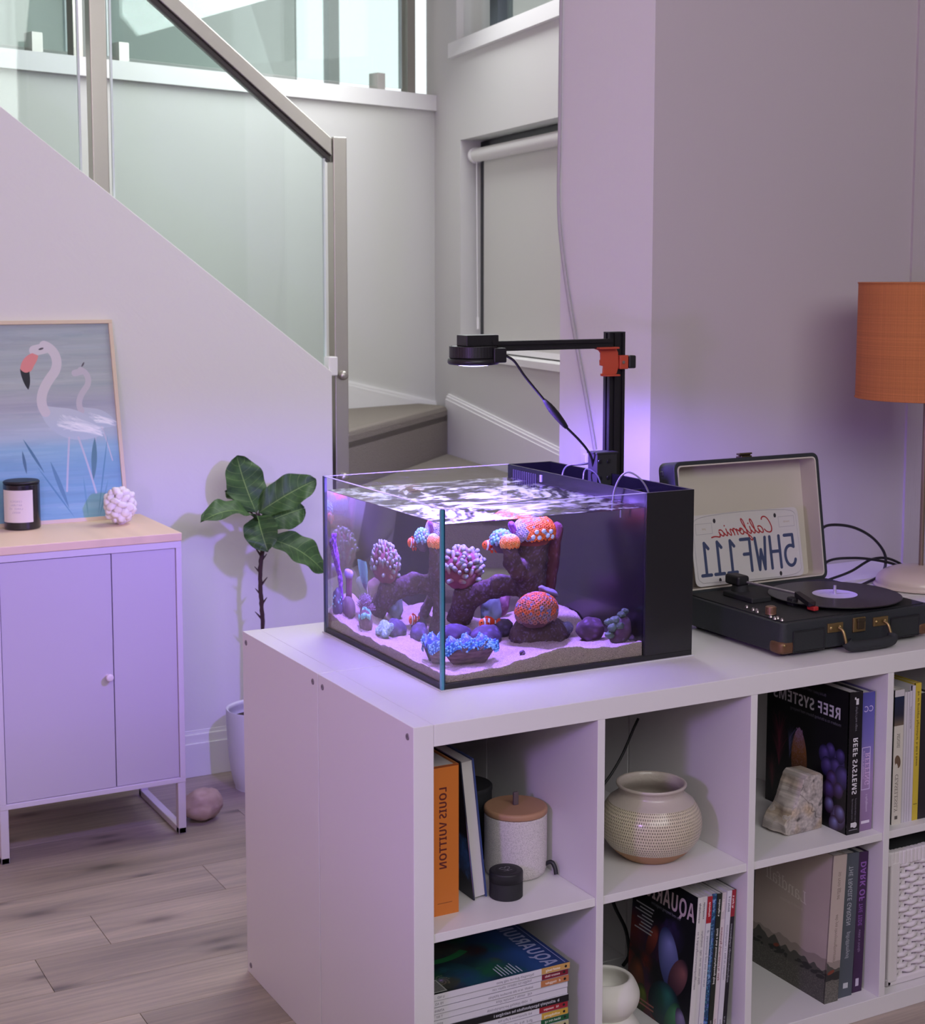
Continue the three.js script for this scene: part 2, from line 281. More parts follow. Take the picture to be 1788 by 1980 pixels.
// balustrade: stainless posts and rail with glass between
{
  const t = thing('stair_balustrade', 'brushed steel stair handrail with newel posts and clear glass infill above the sloping wall', 'balustrade');
  const zc = -2.22, rs = (1.8999 - 2.3253) / (0.8089 - 0.2704), rail = (x) => 1.8999 + rs * (x - 0.8089);
  const post = (x0, x1, y0, y1) => bx(x1 - x0, y1 - y0, 0.05, (x0 + x1) / 2, (y0 + y1) / 2, zc, 0.003);
  obj('post', post(0.828, 0.874, 0.5, 1.957), steel, t);
  obj('post', post(0.074, 0.122, 1.70, 2.62), steel, t);
  obj('post', post(-1.0, -0.952, 2.4, 3.3), steel, t);
  const rl = (x0, x1, dy, hh, d) => poly([[x0, rail(x0) + dy], [x1, rail(x1) + dy], [x1, rail(x1) + dy + hh], [x0, rail(x0) + dy + hh]], d, 0.003).translate(0, 0, zc - d / 2);
  obj('handrail', [rl(-1.2, 0.822, 0.008, 0.055, 0.05)], steel, t);
  obj('rail_channel', rl(-1.2, 0.822, -0.01, 0.018, 0.026), mat([0.06, 0.055, 0.05], 0.5), t);
  const pane = (x0, x1) => poly([[x0, topAt(x0) + 0.004], [x1, topAt(x1) + 0.004], [x1, rail(x1) - 0.012], [x0, rail(x0) - 0.012]], 0.01).translate(0, 0, zc - 0.005);
  obj('glass_panel', pane(0.14, 0.805), greenGlass, t); obj('glass_panel', pane(-1.0, 0.045), greenGlass, t);
  const edge = (x) => b2(x - 0.003, x + 0.003, topAt(x) + 0.004, rail(x) - 0.012, zc - 0.0055, zc + 0.0055);
  const ge = mat([0.75, 0.84, 0.82], 0.3);
  for (const x of [0.14, 0.805, 0.045]) obj('glass_edge', edge(x), ge, t);
  for (const [a, b] of [[0.14, 0.805], [-1.0, 0.045]]) obj('glass_edge', poly([[a, topAt(a)], [b, topAt(b)], [b, topAt(b) + 0.006], [a, topAt(a) + 0.006]], 0.012).translate(0, 0, zc - 0.006), ge, t);
  obj('glass_clip', bx(0.03, 0.06, 0.045, 0.815, 1.245, zc + 0.02, 0.004), trimWhite, t);
  for (const y of [1.215, 0.89]) { const g = lathe([[0, 0.022], [0.009, 0.022], [0.014, 0.017], [0.015, 0.008], [0.012, 0.004], [0.008, 0], [0, 0]], 24).rotateX(Math.PI / 2).translate(0.852, y, zc + 0.024); obj('bolt', g, steel, t); }
}
{
  const t = thing('landing_balustrade', 'frameless glass balustrade with steel clamps along the upstairs landing edge', 'balustrade');
  for (const [a, b] of [[0.151, 1.46], [1.615, 3.2]]) obj('glass_panel', onBack(a, b, 2.262, 3.25, 0.03, 0.042), greenGlass, t);
  for (const [a, b] of [[0.089, 0.13], [1.563, 1.597]]) obj('post', onBack(a, b, 2.24, 3.3, 0.015, 0.055), steel, t);
  for (const s of [0.27, 1.41, 1.73]) obj('clamp', onBack(s - 0.019, s + 0.019, 2.242, 2.31, 0.01, 0.062), mat([0.72, 0.70, 0.66], 0.35, { metalness: 0.6 }), t);
  for (const s of [0.151, 1.46, 1.615]) obj('glass_edge', onBack(s - 0.003, s + 0.003, 2.262, 3.25, 0.029, 0.043), mat([0.5, 0.6, 0.58], 0.3), t);
}
{ // loose white cable down the pier end, and a wall plate
  const x = 1.062;
  tag(obj('hanging_cable', tube([[x, 2.3, -1.243], [x, 1.95, -1.246], [x, 1.68, -1.246], [x, 1.5175, -1.211], [x, 1.3281, -1.15], [x, 1.1819, -1.098], [x, 1.0634, -1.06], [x - 0.002, 0.9, -1.02], [x, 0.3, -1.0]], 0.0048, 60, 8), mat([0.42, 0.39, 0.42], 0.6)), 'thin pale grey cable hanging down the white pier behind the aquarium lamp', 'cable');
  const p = thing('wall_socket', 'white wall socket plate low on the pier behind the aquarium', 'socket', [1.07, 1.03, -1.095]);
  obj('plate', bx(0.008, 0.095, 0.075, -0.004, 0, 0, 0.003), trimWhite, p); obj('switch', bx(0.004, 0.022, 0.014, -0.0095, 0.02, 0.015, 0.001), trimWhite, p); obj('switch', bx(0.004, 0.022, 0.014, -0.0095, 0.02, -0.015, 0.001), trimWhite, p);
}
// ---------------------------------------------------------------- the two cube shelf units, back to back
const T = 0.039, C = 0.335, DV = 0.016, NX = 5, UW = 2 * T + NX * C + (NX - 1) * DV, UH = 2 * T + 2 * C + DV, UD = 0.409, SH = T + C + DV;
const cellX = (k) => T + k * (C + DV);          // left inside face of cell k
const screwMat = mat([0.28, 0.25, 0.28], 0.45, { metalness: 0.6 });
function shelfUnit(zFront, label) {
  const t = thing('cube_shelf', label, 'shelf unit', [0, 0, zFront]), e = 0.0012;
  obj('side_panel', b2(0, T, 0, UH, -UD, 0, e), shelfWhite, t); obj('side_panel', b2(UW - T, UW, 0, UH, -UD, 0, e), shelfWhite, t);
  obj('top_board', b2(T + 0.0004, UW - T - 0.0004, UH - T, UH - 0.0003, -UD, -0.0005, e), shelfWhite, t);
  obj('bottom_board', b2(T, UW - T, 0, T, -UD, -0.0005, e), shelfWhite, t);
  for (let k = 1; k < NX; k++) obj('divider', b2(cellX(k) - DV, cellX(k), T, UH - T, -UD + 0.002, -0.001, 0.0008), shelfWhite, t);
  for (let k = 0; k < NX; k++) obj('shelf', b2(cellX(k) + 0.0004, cellX(k) + C - 0.0004, T + C, SH, -UD + 0.006, -0.004, 0.0008), shelfWhite, t);
  for (const y of [UH - 0.021, 0.021]) for (const z of [-0.022, -UD + 0.022]) obj('screw', lathe([[0, 0.0006], [0.0022, 0.0003], [0.0026, 0.0016], [0.0055, 0.0016], [0.0062, 0]], 18).rotateZ(Math.PI / 2).translate(0.0002, y, z), screwMat, t);
  return t;
}
shelfUnit(0, 'white cube shelf unit in front, holding the books, magazines and pottery');
{ const u = shelfUnit(-0.412, 'white cube shelf unit behind, back to back with the front one'); obj('added_shade_panel', b2(T, UW - T, T, UH - T, -UD + 0.001, -UD + 0.004), mat([0.4, 0.38, 0.38], 0.7), u); }  // panel added only to darken the cells; the unit itself is open-backed

// ---------------------------------------------------------------- lavender metal cabinet
const ZC = -1.706, CT = 0.838;
{
  const t = thing('metal_cabinet', 'lavender metal cabinet on loop legs with a pale wood top', 'cabinet', [-0.095, 0, ZC]);
  const m = mat([0.56, 0.50, 0.59], 0.5), W = 0.25, dz = -0.375, fr = mat([0.66, 0.59, 0.67], 0.5);
  obj('body', [b2(-W, -W + 0.012, 0.146, 0.814, dz, 0), b2(W - 0.012, W, 0.146, 0.814, dz, 0), b2(-W, W, 0.146, 0.16, dz, -0.001), b2(-W, W, 0.8, 0.814, dz, -0.001), b2(-W, W, 0.146, 0.814, dz, dz + 0.01)], fr, t);
  obj('front_frame', [b2(-W, W, 0.797, 0.815, -0.012, 0.002, 0.001), b2(-W, W, 0.146, 0.159, -0.012, 0.002, 0.001), b2(-W, -W + 0.017, 0.159, 0.797, -0.012, 0.002, 0.001), b2(W - 0.015, W, 0.159, 0.797, -0.012, 0.002, 0.001)], fr, t);
  const door = obj('door', b2(-0.231, 0.0575, 0.161, 0.795, -0.016, -0.002, 0.0012), m, t);
  obj('knob', lathe(smoothProfile([[0, 0.026], [0.007, 0.0255], [0.0105, 0.021], [0.0085, 0.013], [0.005, 0.006], [0.006, 0]], 20), 24).rotateX(Math.PI / 2).translate(0.042, 0.467, -0.002), mat([0.8, 0.68, 0.72], 0.4), door);
  obj('fixed_panel', b2(0.0605, W - 0.016, 0.161, 0.796, -0.016, -0.004, 0.001), m, t);
  for (const s of [-1, 1]) obj('leg', [b2(s * (W - 0.011) - 0.011, s * (W - 0.011) + 0.011, 0, 0.147, -0.022, 0, 0.002), b2(s * (W - 0.011) - 0.011, s * (W - 0.011) + 0.011, 0, 0.147, dz, dz + 0.022, 0.002), b2(s * (W - 0.011) - 0.011, s * (W - 0.011) + 0.011, 0, 0.018, dz, 0, 0.002)], fr, t);
  const birch = canvasTex(512, 256, (c, w, h) => { const id = c.createImageData(w, h); for (let y = 0; y < h; y++) for (let x = 0; x < w; x++) { const v = 1 + 0.06 * nz(x / 160, y / 6, 3) + 0.05 * nz(x / 40, y / 2, 8), o = (y * w + x) * 4; id.data[o] = 226 * v; id.data[o + 1] = 199 * v; id.data[o + 2] = 166 * v; id.data[o + 3] = 255; } c.putImageData(id, 0, 0); });
  obj('wooden_top', planarUV(b2(-W - 0.002, W + 0.002, 0.8155, CT, dz - 0.005, 0.004, 0.0025), (x, y, z) => [x / 0.5, (z + y) / 0.4]), printed(birch, 0.5), t);
}
{ // flamingo picture leaning on the wall
  const t = thing('framed_picture', 'framed flamingo print leaning on the wall above the lavender cabinet', 'picture', [-0.145, CT, -2.018]);
  t.rotation.x = -0.225; const W = 0.5, H = 0.578, f = 0.011;
  const wood = mat([0.70, 0.56, 0.43], 0.5);
  obj('frame', [b2(-W / 2, W / 2, 0, f, -0.022, 0, 0.001), b2(-W / 2, W / 2, H - f, H, -0.022, 0, 0.001), b2(-W / 2, -W / 2 + f, f, H - f, -0.022, 0, 0.001), b2(W / 2 - f, W / 2, f, H - f, -0.022, 0, 0.001)], wood, t);
  const art = canvasTex(1024, 1184, (c, w, h) => {
    const g = c.createLinearGradient(0, 0, 0, h);
    for (const [k, v] of [[0, '#a3adb4'], [0.3, '#adb6b8'], [0.42, '#a9abb9'], [0.47, '#b3bac3'], [0.58, '#adc0cc'], [0.64, '#8db9cd'], [0.8, '#79aac4'], [1, '#82b4c8']]) g.addColorStop(k, v);
    c.fillStyle = g; c.fillRect(0, 0, w, h);
    const r = rng(3);
    for (let i = 0; i < 260; i++) { c.fillStyle = `rgba(${r() < 0.5 ? '255,255,255' : '90,110,140'},${0.02 + r() * 0.03})`; c.beginPath(); c.ellipse(r() * w, r() * h, 60 + r() * 260, 4 + r() * 18, 0, 0, 7); c.fill(); }
    c.lineCap = 'round';
    const bird = (ox, oy, s, body) => {
      c.save(); c.translate(ox, oy); c.scale(s, s);
      const bg = c.createLinearGradient(0, 120, 0, 520); bg.addColorStop(0, body); bg.addColorStop(1, '#b9c8d4'); c.fillStyle = bg;
      c.beginPath(); c.moveTo(98, 330); c.bezierCurveTo(90, 400, 120, 470, 200, 520); c.bezierCurveTo(280, 575, 420, 560, 470, 520); c.bezierCurveTo(430, 440, 340, 370, 250, 360); c.bezierCurveTo(190, 350, 150, 350, 98, 330); c.fill();
      c.strokeStyle = body; c.lineWidth = 58; c.beginPath(); c.moveTo(125, 380); c.bezierCurveTo(80, 300, 130, 220, 190, 150); c.bezierCurveTo(240, 90, 220, 0, 150, -25); c.stroke();
      c.lineWidth = 64; c.beginPath(); c.moveTo(150, -8); c.lineTo(90, 5); c.stroke();
      c.strokeStyle = 'rgba(205,200,210,.8)'; c.lineWidth = 12;
      for (const [x1, x2, y2] of [[255, 215, 860], [310, 390, 880]]) { c.beginPath(); c.moveTo(x1, 540); c.quadraticCurveTo((x1 + x2) / 2, 680, x2, y2); c.stroke(); }
      for (let i = 0; i < 26; i++) { c.strokeStyle = `rgba(255,255,255,${0.12 + r() * 0.2})`; c.lineWidth = 5 + r() * 10; const a = r(); c.beginPath(); c.moveTo(190 + a * 120, 400 + r() * 100); c.quadraticCurveTo(300 + a * 60, 430 + r() * 90, 380 + r() * 90, 480 + r() * 60); c.stroke(); }
      c.restore();
    };
    bird(735, 300, 0.62, '#c3bec8'); bird(470, 155, 1.0, '#d2ccd3');
    // head of the near bird: pink and black bill
    c.fillStyle = '#e08d8d'; c.beginPath(); c.moveTo(545, 175); c.bezierCurveTo(500, 190, 470, 225, 466, 280); c.bezierCurveTo(490, 300, 530, 300, 545, 260); c.bezierCurveTo(560, 235, 575, 220, 580, 190); c.fill();
    c.fillStyle = '#22242b'; c.beginPath(); c.moveTo(466, 268); c.bezierCurveTo(466, 320, 490, 380, 505, 395); c.bezierCurveTo(525, 360, 520, 310, 520, 285); c.bezierCurveTo(500, 300, 480, 290, 466, 268); c.fill();
    c.fillStyle = '#5b5560'; c.beginPath(); c.ellipse(600, 150, 16, 6, -0.3, 0, 7); c.fill(); c.beginPath(); c.ellipse(845, 252, 16, 5, -1, 0, 7); c.fill();
    // reeds
    const reed = (x, y, x2, y2, wd, col) => { c.fillStyle = col; const dx = (x2 - x), dy = y2 - y, L = Math.hypot(dx, dy), nx = -dy / L * wd, ny = dx / L * wd; c.beginPath(); c.moveTo(x, y); c.quadraticCurveTo((x + x2) / 2 + nx, (y + y2) / 2 + ny, x2, y2); c.quadraticCurveTo((x + x2) / 2 - nx, (y + y2) / 2 - ny, x, y); c.fill(); };
    for (const a of [[880, 700, 850, 960, 34, '#5b8794'], [960, 690, 860, 1180, 8, '#5f93ad'], [600, 830, 690, 1120, 26, '#5f8ea8'], [450, 690, 560, 900, 16, '#537f98'], [440, 760, 455, 900, 18, '#52798f'], [520, 860, 720, 1180, 10, '#5d92ae'], [790, 930, 800, 1180, 10, '#6b9fb8'], [940, 960, 870, 1180, 10, '#6a9cb4'], [200, 700, 260, 1180, 20, '#5d8ea8'], [90, 800, 160, 1180, 18, '#5d8ea8']]) reed(...a);
  });
  obj('print', b2(-W / 2 + f - 0.001, W / 2 - f + 0.001, f - 0.001, H - f + 0.001, -0.014, -0.006), printed(art, 0.65), t);
  obj('backing', b2(-W / 2 + 0.004, W / 2 - 0.004, 0.004, H - 0.004, -0.02, -0.0145), mat([0.4, 0.32, 0.24], 0.9), t);
}
{ // candle jar
  const t = thing('candle_jar', 'black candle jar with a cream label on the lavender cabinet', 'candle', [-0.203, CT, -1.985]);
  const r = 0.049;
  obj('jar', lathe([[0, 0.002], [r - 0.006, 0.002], [r - 0.005, 0], [r - 0.002, 0.001], [r, 0.004], [r, 0.122], [r - 0.003, 0.124], [0, 0.124]], 64), phys([0.012, 0.011, 0.012], 0.25, { clearcoat: 0.4 }), t);
  obj('lid', lathe([[0, 0.133], [r - 0.004, 0.133], [r - 0.001, 0.131], [r, 0.1285], [r - 0.001, 0.1245], [0, 0.1245]], 64), black, t);
  const lab = canvasTex(512, 512, mirrored((c, w, h) => { c.fillStyle = '#e6ddcf'; c.fillRect(0, 0, w, h); c.fillStyle = '#b9b0b4'; c.font = '44px monospace'; c.textAlign = 'center'; ['CERERIE', 'NATURAL', 'LARGE VI', 'NODEL'].forEach((s, i) => c.fillText(s, w / 2, 190 + i * 58)); }));
  obj('label', new THREE.CylinderGeometry(r + 0.0006, r + 0.0006, 0.088, 40, 1, true, -0.95 - 0.55, 1.9).translate(0, 0.066, 0), printed(lab, 0.8, { side: THREE.DoubleSide }), t);
}
{ // white coral ornament
  const g = [], r = rng(21);
  g.push(rough(ball(0.03, 0.045, 0.028, 0, 0.045, 0, 3), 0.006, 40));
  for (let i = 0; i < 46; i++) { const a = i * 2.399, y = 1 - 2 * (i + 0.5) / 46, q = Math.sqrt(1 - y * y), p = [Math.cos(a) * q * 0.036, 0.053 + y * 0.042, Math.sin(a) * q * 0.03]; const b = rough(ball(0.009 + r() * 0.006, 0.009 + r() * 0.008, 0.009 + r() * 0.005, 0, 0, 0, 2), 0.003, 120, i); b.rotateX(r() * 3).rotateZ(r() * 3); g.push(b.translate(...p.map((v, k) => k === 1 ? Math.max(v, 0.016) : v))); }
  const o = obj('coral_ornament', g, mat([0.83, 0.77, 0.72], 0.9)); o.position.set(0.052, CT, -1.925);
  tag(o, 'white lumpy coral ornament at the right end of the lavender cabinet', 'ornament');
}
{ // potted fig
  const t = thing('potted_fig', 'young fiddle leaf fig in a white pot behind the shelf', 'plant', [0.476, 0, -1.985]);
  const pot = lathe(smoothProfile([[0, 0.002], [0.066, 0.002], [0.073, 0.006], [0.086, 0.06], [0.094, 0.15], [0.097, 0.235], [0.094, 0.241], [0.089, 0.236], [0.087, 0.2], [0, 0.198]], 80), 64);
  obj('pot', pot, mat([0.76, 0.76, 0.76], 0.55), t);
  obj('soil', rough(cyl(0.088, 0.088, 0.012, 0, 0.2, 0, 40), 0.004, 60), mat([0.05, 0.035, 0.025], 1), t);
  const bark = mat([0.055, 0.03, 0.026], 0.9);
  obj('stem', rough(mergeVertices(tube([[0.0, 0.19, 0.02], [0.002, 0.35, 0.03], [0.003, 0.5, 0.035], [-0.002, 0.62, 0.035], [-0.001, 0.68, 0.035], [0.006, 0.73, 0.035], [0.004, 0.77, 0.035], [-0.006, 0.83, 0.035]], 0.0062, 60, 10).deleteAttribute('uv').deleteAttribute('normal')), 0.003, 90), bark, t);
  for (const [y, a] of [[0.72, 2.6], [0.7, 0.4], [0.665, 3.0], [0.63, 0.2], [0.6, 2.8], [0.57, 0.6], [0.53, 3.1], [0.47, 0]]) obj('node', cylAlong(0.0042, [0, y - 0.01, 0.035], [Math.cos(a) * 0.02, y + 0.012, 0.035 + 0.006 * Math.sin(a)], 6, 0.001), bark, t);
  const leafTex = canvasTex(512, 1024, (c, w, h) => {
    c.fillStyle = '#3f5a34'; c.fillRect(0, 0, w, h); const r = rng(9);
    for (let i = 0; i < 300; i++) { c.fillStyle = `rgba(${r() < 0.5 ? '30,50,30' : '95,120,70'},.07)`; c.beginPath(); c.ellipse(r() * w, r() * h, 20 + r() * 50, 15 + r() * 40, r() * 3, 0, 7); c.fill(); }
    c.strokeStyle = 'rgba(140,160,100,.85)'; c.lineWidth = 12; c.beginPath(); c.moveTo(w / 2, h); c.lineTo(w / 2, 20); c.stroke();
    for (let i = 0; i < 7; i++) for (const s of [-1, 1]) { c.lineWidth = 5; c.strokeStyle = 'rgba(130,150,95,.7)'; c.beginPath(); const y = h * (0.93 - i * 0.125); c.moveTo(w / 2, y); c.quadraticCurveTo(w / 2 + s * 130, y - 40, w / 2 + s * 245, y - 150); c.stroke(); }
  });
  const leafMat = phys([0.85, 1, 0.7], 0.5, { map: leafTex, side: THREE.DoubleSide, specularIntensity: 0.6 });
  // a leaf runs from base to tip; 'up' is the direction its blade faces, 'bend' lifts its middle
  const leaf = (base, tip, w, up, bend, fold = 0.25) => {
    const b = V3(...base), e = V3(...tip), d = e.clone().sub(b), L = d.length(); d.normalize();
    const s = new THREE.Vector3().crossVectors(d, V3(...up)).normalize(), u = new THREE.Vector3().crossVectors(s, d).normalize(), n = 22, m = 12, pos = [], uv = [], ix = [];
    for (let i = 0; i <= n; i++) for (let j = 0; j <= m; j++) {
      const q = i / n, v = j / m * 2 - 1, half = w / 2 * Math.pow(Math.sin(Math.PI * Math.pow(q, 0.82)), 0.62) * (0.75 + 0.5 * q) * (q < 0.06 ? q / 0.06 : 1) + 0.0015;
      const lift = bend * L * 4 * q * (1 - q) + fold * Math.abs(v) * half + 0.006 * Math.sin(q * 17 + v * 3) * Math.abs(v);
      const p = b.clone().addScaledVector(d, q * L).addScaledVector(s, v * half).addScaledVector(u, lift); pos.push(p.x, p.y, p.z); uv.push(0.5 + v * 0.48, q);
    }
    for (let i = 0; i < n; i++) for (let j = 0; j < m; j++) { const a = i * (m + 1) + j; ix.push(a, a + 1, a + m + 1, a + 1, a + m + 2, a + m + 1); }
    const g = new THREE.BufferGeometry(); g.setAttribute('position', new THREE.Float32BufferAttribute(pos, 3)); g.setAttribute('uv', new THREE.Float32BufferAttribute(uv, 2)); g.setIndex(ix); g.computeVertexNormals();
    obj('leaf', g, leafMat, t); obj('leaf_stalk', cylAlong(0.0028, base, [base[0] * 0.3, base[1] - 0.02, 0.035 + (base[2] - 0.035) * 0.4], 8), bark, t);
  };
  const o = ([x, y, z = 0.035]) => [x - 0.476, y, z];
  leaf(o([0.470, 0.835, 0.02]), o([0.430, 1.0, -0.03]), 0.128, [0.1, 0.35, 1], -0.05, 0.12);
  leaf(o([0.474, 0.835, 0.03]), o([0.645, 0.925, 0.06]), 0.105, [-0.35, 0.6, 0.8], 0.06, 0.3);
  leaf(o([0.462, 0.815, 0.05]), o([0.265, 0.835, 0.12]), 0.095, [0.15, 1, 0.35], 0.17, 0.25);
  leaf(o([0.482, 0.80, 0.03]), o([0.63, 0.833, 0.0]), 0.10, [0, 0.6, 0.9], 0.05, 0.2);
  leaf(o([0.462, 0.83, 0.05]), o([0.462, 0.735, 0.13]), 0.10, [-0.5, 0.85, 0.5], 0.14, 0.3);
  leaf(o([0.495, 0.758, 0.04]), o([0.655, 0.65, 0.09]), 0.115, [0.25, 0.75, 0.75], 0.12, 0.2);
  leaf(o([0.46, 0.835, 0.0]), o([0.395, 0.895, -0.04]), 0.05, [0.5, 0.5, 0.8], 0.03, 0.2);
}
{ // stone on the floor
  const g = rough(ball(0.064, 0.043, 0.05, 0, 0, 0, 5), 0.012, 14, 3, 3); g.translate(0, 0.041, 0);
  const s = obj('stone', tint(g, (x, y, z) => { const n = nz(x * 60, y * 60, z * 60) * 0.5 + nz(x * 200, y * 200, z * 200) * 0.4; return [0.42 + 0.16 * n, 0.295 + 0.13 * n, 0.25 + 0.12 * n]; }), mat([1, 1, 1], 0.85, { vertexColors: true }));
  s.position.set(0.228, 0, -1.79); tag(s, 'rounded pinkish brown stone on the floor beside the cabinet leg', 'stone');
}
// ---------------------------------------------------------------- outside the frame: the table and lamp that colour the shelf lilac
{
  const t = thing('sideboard', 'plain white sideboard outside the frame to the left', 'sideboard', [-1.42, 0, 0.76]);
  obj('body', b2(-0.46, 0.475, 0.06, 0.985, -0.55, 0.5, 0.003), trimWhite, t); obj('plinth', b2(-0.44, 0.45, 0, 0.06, -0.52, 0.47), dimWall, t);
  for (const z of [-0.55, -0.02]) { const d = obj('door', b2(0.476, 0.49, 0.08, 0.965, z + 0.01, z + 0.51, 0.002), trimWhite, t); obj('knob', new THREE.SphereGeometry(0.012, 16, 12).translate(0.5, 0.6, z + (z < -0.1 ? 0.47 : 0.05)), steel, d); }
  const l = thing('globe_lamp', 'glowing lilac globe lamp standing on the sideboard', 'lamp', [-1.34, 0.985, 1.03]);
  obj('base', lathe([[0, 0], [0.09, 0], [0.095, 0.006], [0.09, 0.014], [0.02, 0.022], [0.012, 0.04], [0.012, 0.17], [0.03, 0.19], [0, 0.19]], 32), black, l);
  const lm = mat([0.9, 0.85, 0.95], 0.5, { emissive: new THREE.Color(0.5, 0.33, 1.0), emissiveIntensity: 2 });
  obj('bulb', new THREE.SphereGeometry(0.105, 32, 20).translate(0, 0.295, 0), lm, l);
  const p = new THREE.PointLight(new THREE.Color(0.52, 0.27, 1.0), 3.8); p.name = 'globe_lamp_bulb'; p.position.set(-1.34, 1.28, 1.03); p.shadow.radius = 4.5; p.castShadow = true; scene.add(p);
}
// ---------------------------------------------------------------- books and magazines
const paper = mat([0.66, 0.63, 0.62], 0.9, { bumpMap: rep(grain, 1, 6), bumpScale: 0.0004 });
function coralArt(c, w, h, seed, cols, n = 26, top = 0.3) {  // blurred coral photograph printed on a cover
  const r = rng(seed);
  for (let i = 0; i < n; i++) {
    const x = r() * w, y = h * (top + r() * (1 - top)), s = w * (0.08 + r() * 0.2), col = cols[Math.floor(r() * cols.length)], g = c.createRadialGradient(x, y - s * 0.3, 2, x, y, s);
    g.addColorStop(0, `rgba(${col},0.85)`); g.addColorStop(0.6, `rgba(${col},0.4)`); g.addColorStop(1, `rgba(${col},0)`); c.fillStyle = g;
    c.beginPath(); c.ellipse(x, y, s * (0.5 + r() * 0.6), s, r() * 3, 0, 7); c.fill();
    for (let k = 0; k < 14; k++) { c.fillStyle = `rgba(${col},${0.25 + 0.4 * r()})`; c.beginPath(); c.ellipse(x + (r() - 0.5) * s, y + (r() - 0.5) * s * 1.4, s * 0.05 + r() * s * 0.08, s * 0.06 + r() * s * 0.1, 0, 0, 7); c.fill(); }
  }
}
const gibber = (r, n) => { let s = ''; for (let i = 0; i < n; i++) s += r() < 0.16 ? ' ' : 'abcdefghiklmnoprstuvy'[Math.floor(r() * 21)]; return s; };
function fitText(c, s, x, y, maxW) { c.fillText(s, x, y, maxW); }
// spine print: drawn as it reads top to bottom, then mirrored like everything in the photograph
const spineTex = (w, h, bg, draw) => canvasTex(w, h, mirrored((c) => { c.fillStyle = bg; c.fillRect(0, 0, w, h); draw(c, w, h); }));
const down = (c, s, x, y, font, fill, max) => { c.save(); c.translate(x, y); c.rotate(Math.PI / 2); c.font = font; c.fillStyle = fill; c.textBaseline = 'middle'; max ? c.fillText(s, 0, 0, max) : c.fillText(s, 0, 0); c.restore(); };
// a book stands with its spine towards +z at z = 0; its left cover faces the camera
function book(name, label, group, at, [w, h, d], { spine, cover, plain, tilt = 0, turn = 0, board = 0.0025, foreEdge = false, roughness = 0.4 }) {
  const t = thing(name, label, 'book', at, turn, group); t.rotation.z = tilt;
  const pm = plain ?? black;
  const parts = foreEdge ? [b2(0, board, 0, h, -d, 0), b2(w - board, w, 0, h, -d, 0), b2(board, w - board, 0, h, -d, -d + board)]
    : [b2(0, board, 0, h, -d, -0.001, 0), b2(w - board, w, 0, h, -d, -0.001, 0), bx(w, h, 0.004, w / 2, h / 2, -0.002)];
  obj('cover', merge(parts, true), [cover ?? pm, pm, spine ?? pm], t);
  obj('pages', b2(board, w - board, 0.003, h - 0.004, -d + 0.003, foreEdge ? -0.004 : -0.004), paper, t);
  return t;
}
// cell 1, upper
book('book', 'thick orange fashion book with dark lettering at the left end of the first upper cell', null, [T + 0.0012, SH, -0.069], [0.084, 0.274, 0.26], {
  spine: printed(spineTex(256, 840, '#d0742c', (c, w, h) => { down(c, 'LOUIS VUITTON', 96, 115, 'bold 62px sans-serif', '#5a1d22', 530); c.fillStyle = '#8a4a20'; c.fillRect(40, 770, 90, 4); c.fillStyle = '#7e3a14'; c.fillRect(0, 0, w, 8); })), plain: mat([0.50, 0.17, 0.035], 0.5) });
{
  const cov = printed(canvasTex(384, 512, (c, w, h) => { c.fillStyle = '#141b2e'; c.fillRect(0, 0, w, h); coralArt(c, w, h, 12, ['60,110,190', '40,70,140', '150,90,120', '200,150,150'], 24, 0.5); }));
  book('book', 'blue covered picture book with its white page edges forward, leaning on the orange book', null, [0.1715, SH + 0.0005, -0.0985], [0.028, 0.266, 0.2], { cover: cov, plain: mat([0.03, 0.055, 0.19], 0.4), tilt: 0.108, foreEdge: true });
}
{ // canister, dark tin behind it, small black tin, strap
  const t = thing('lidded_canister', 'speckled white ceramic canister with a wooden lid', 'canister', [0.309, SH, -0.183]);
  const speck = dataTex(256, 256, (x, y) => { const v = rng(x * 971 + y * 6151)(), w = rng((x >> 1) * 77 + (y >> 1) * 1013)(); const k = v < 0.10 ? 0.72 : w < 0.08 ? 0.85 : 1; return [205 * k, 196 * k, 197 * k]; });
  obj('jar', lathe([[0, 0.001], [0.052, 0.001], [0.057, 0.005], [0.0595, 0.014], [0.06, 0.03], [0.06, 0.117], [0.058, 0.119], [0, 0.119]], 72), printed(rep(speck, 1, 1), 0.75), t); planarUV(t.children[0].geometry, (x, y, z) => [0.5 + Math.atan2(x, z) / Math.PI * 1.5, y * 7]);
  const lid = obj('lid', lathe([[0, 0.1325], [0.056, 0.1325], [0.060, 0.1305], [0.061, 0.1275], [0.061, 0.1215], [0.059, 0.1195], [0, 0.1195]], 72), mat([0.40, 0.215, 0.125], 0.55, { bumpMap: rep(cloud, 6, 1), bumpScale: 0.0004 }), t);
  obj('knob', bx(0.011, 0.026, 0.006, 0, 0.145, 0, 0.002), mat([0.10, 0.07, 0.075], 0.6), lid);
}
tag(obj('tall_canister', lathe([[0, 0], [0.05, 0], [0.052, 0.003], [0.052, 0.128], [0.053, 0.131], [0.053, 0.139], [0.05, 0.142], [0, 0.142]], 48), blackMatte), 'tall matt black canister half hidden behind the leaning blue book', 'canister').position.set(0.272, SH, -0.315);
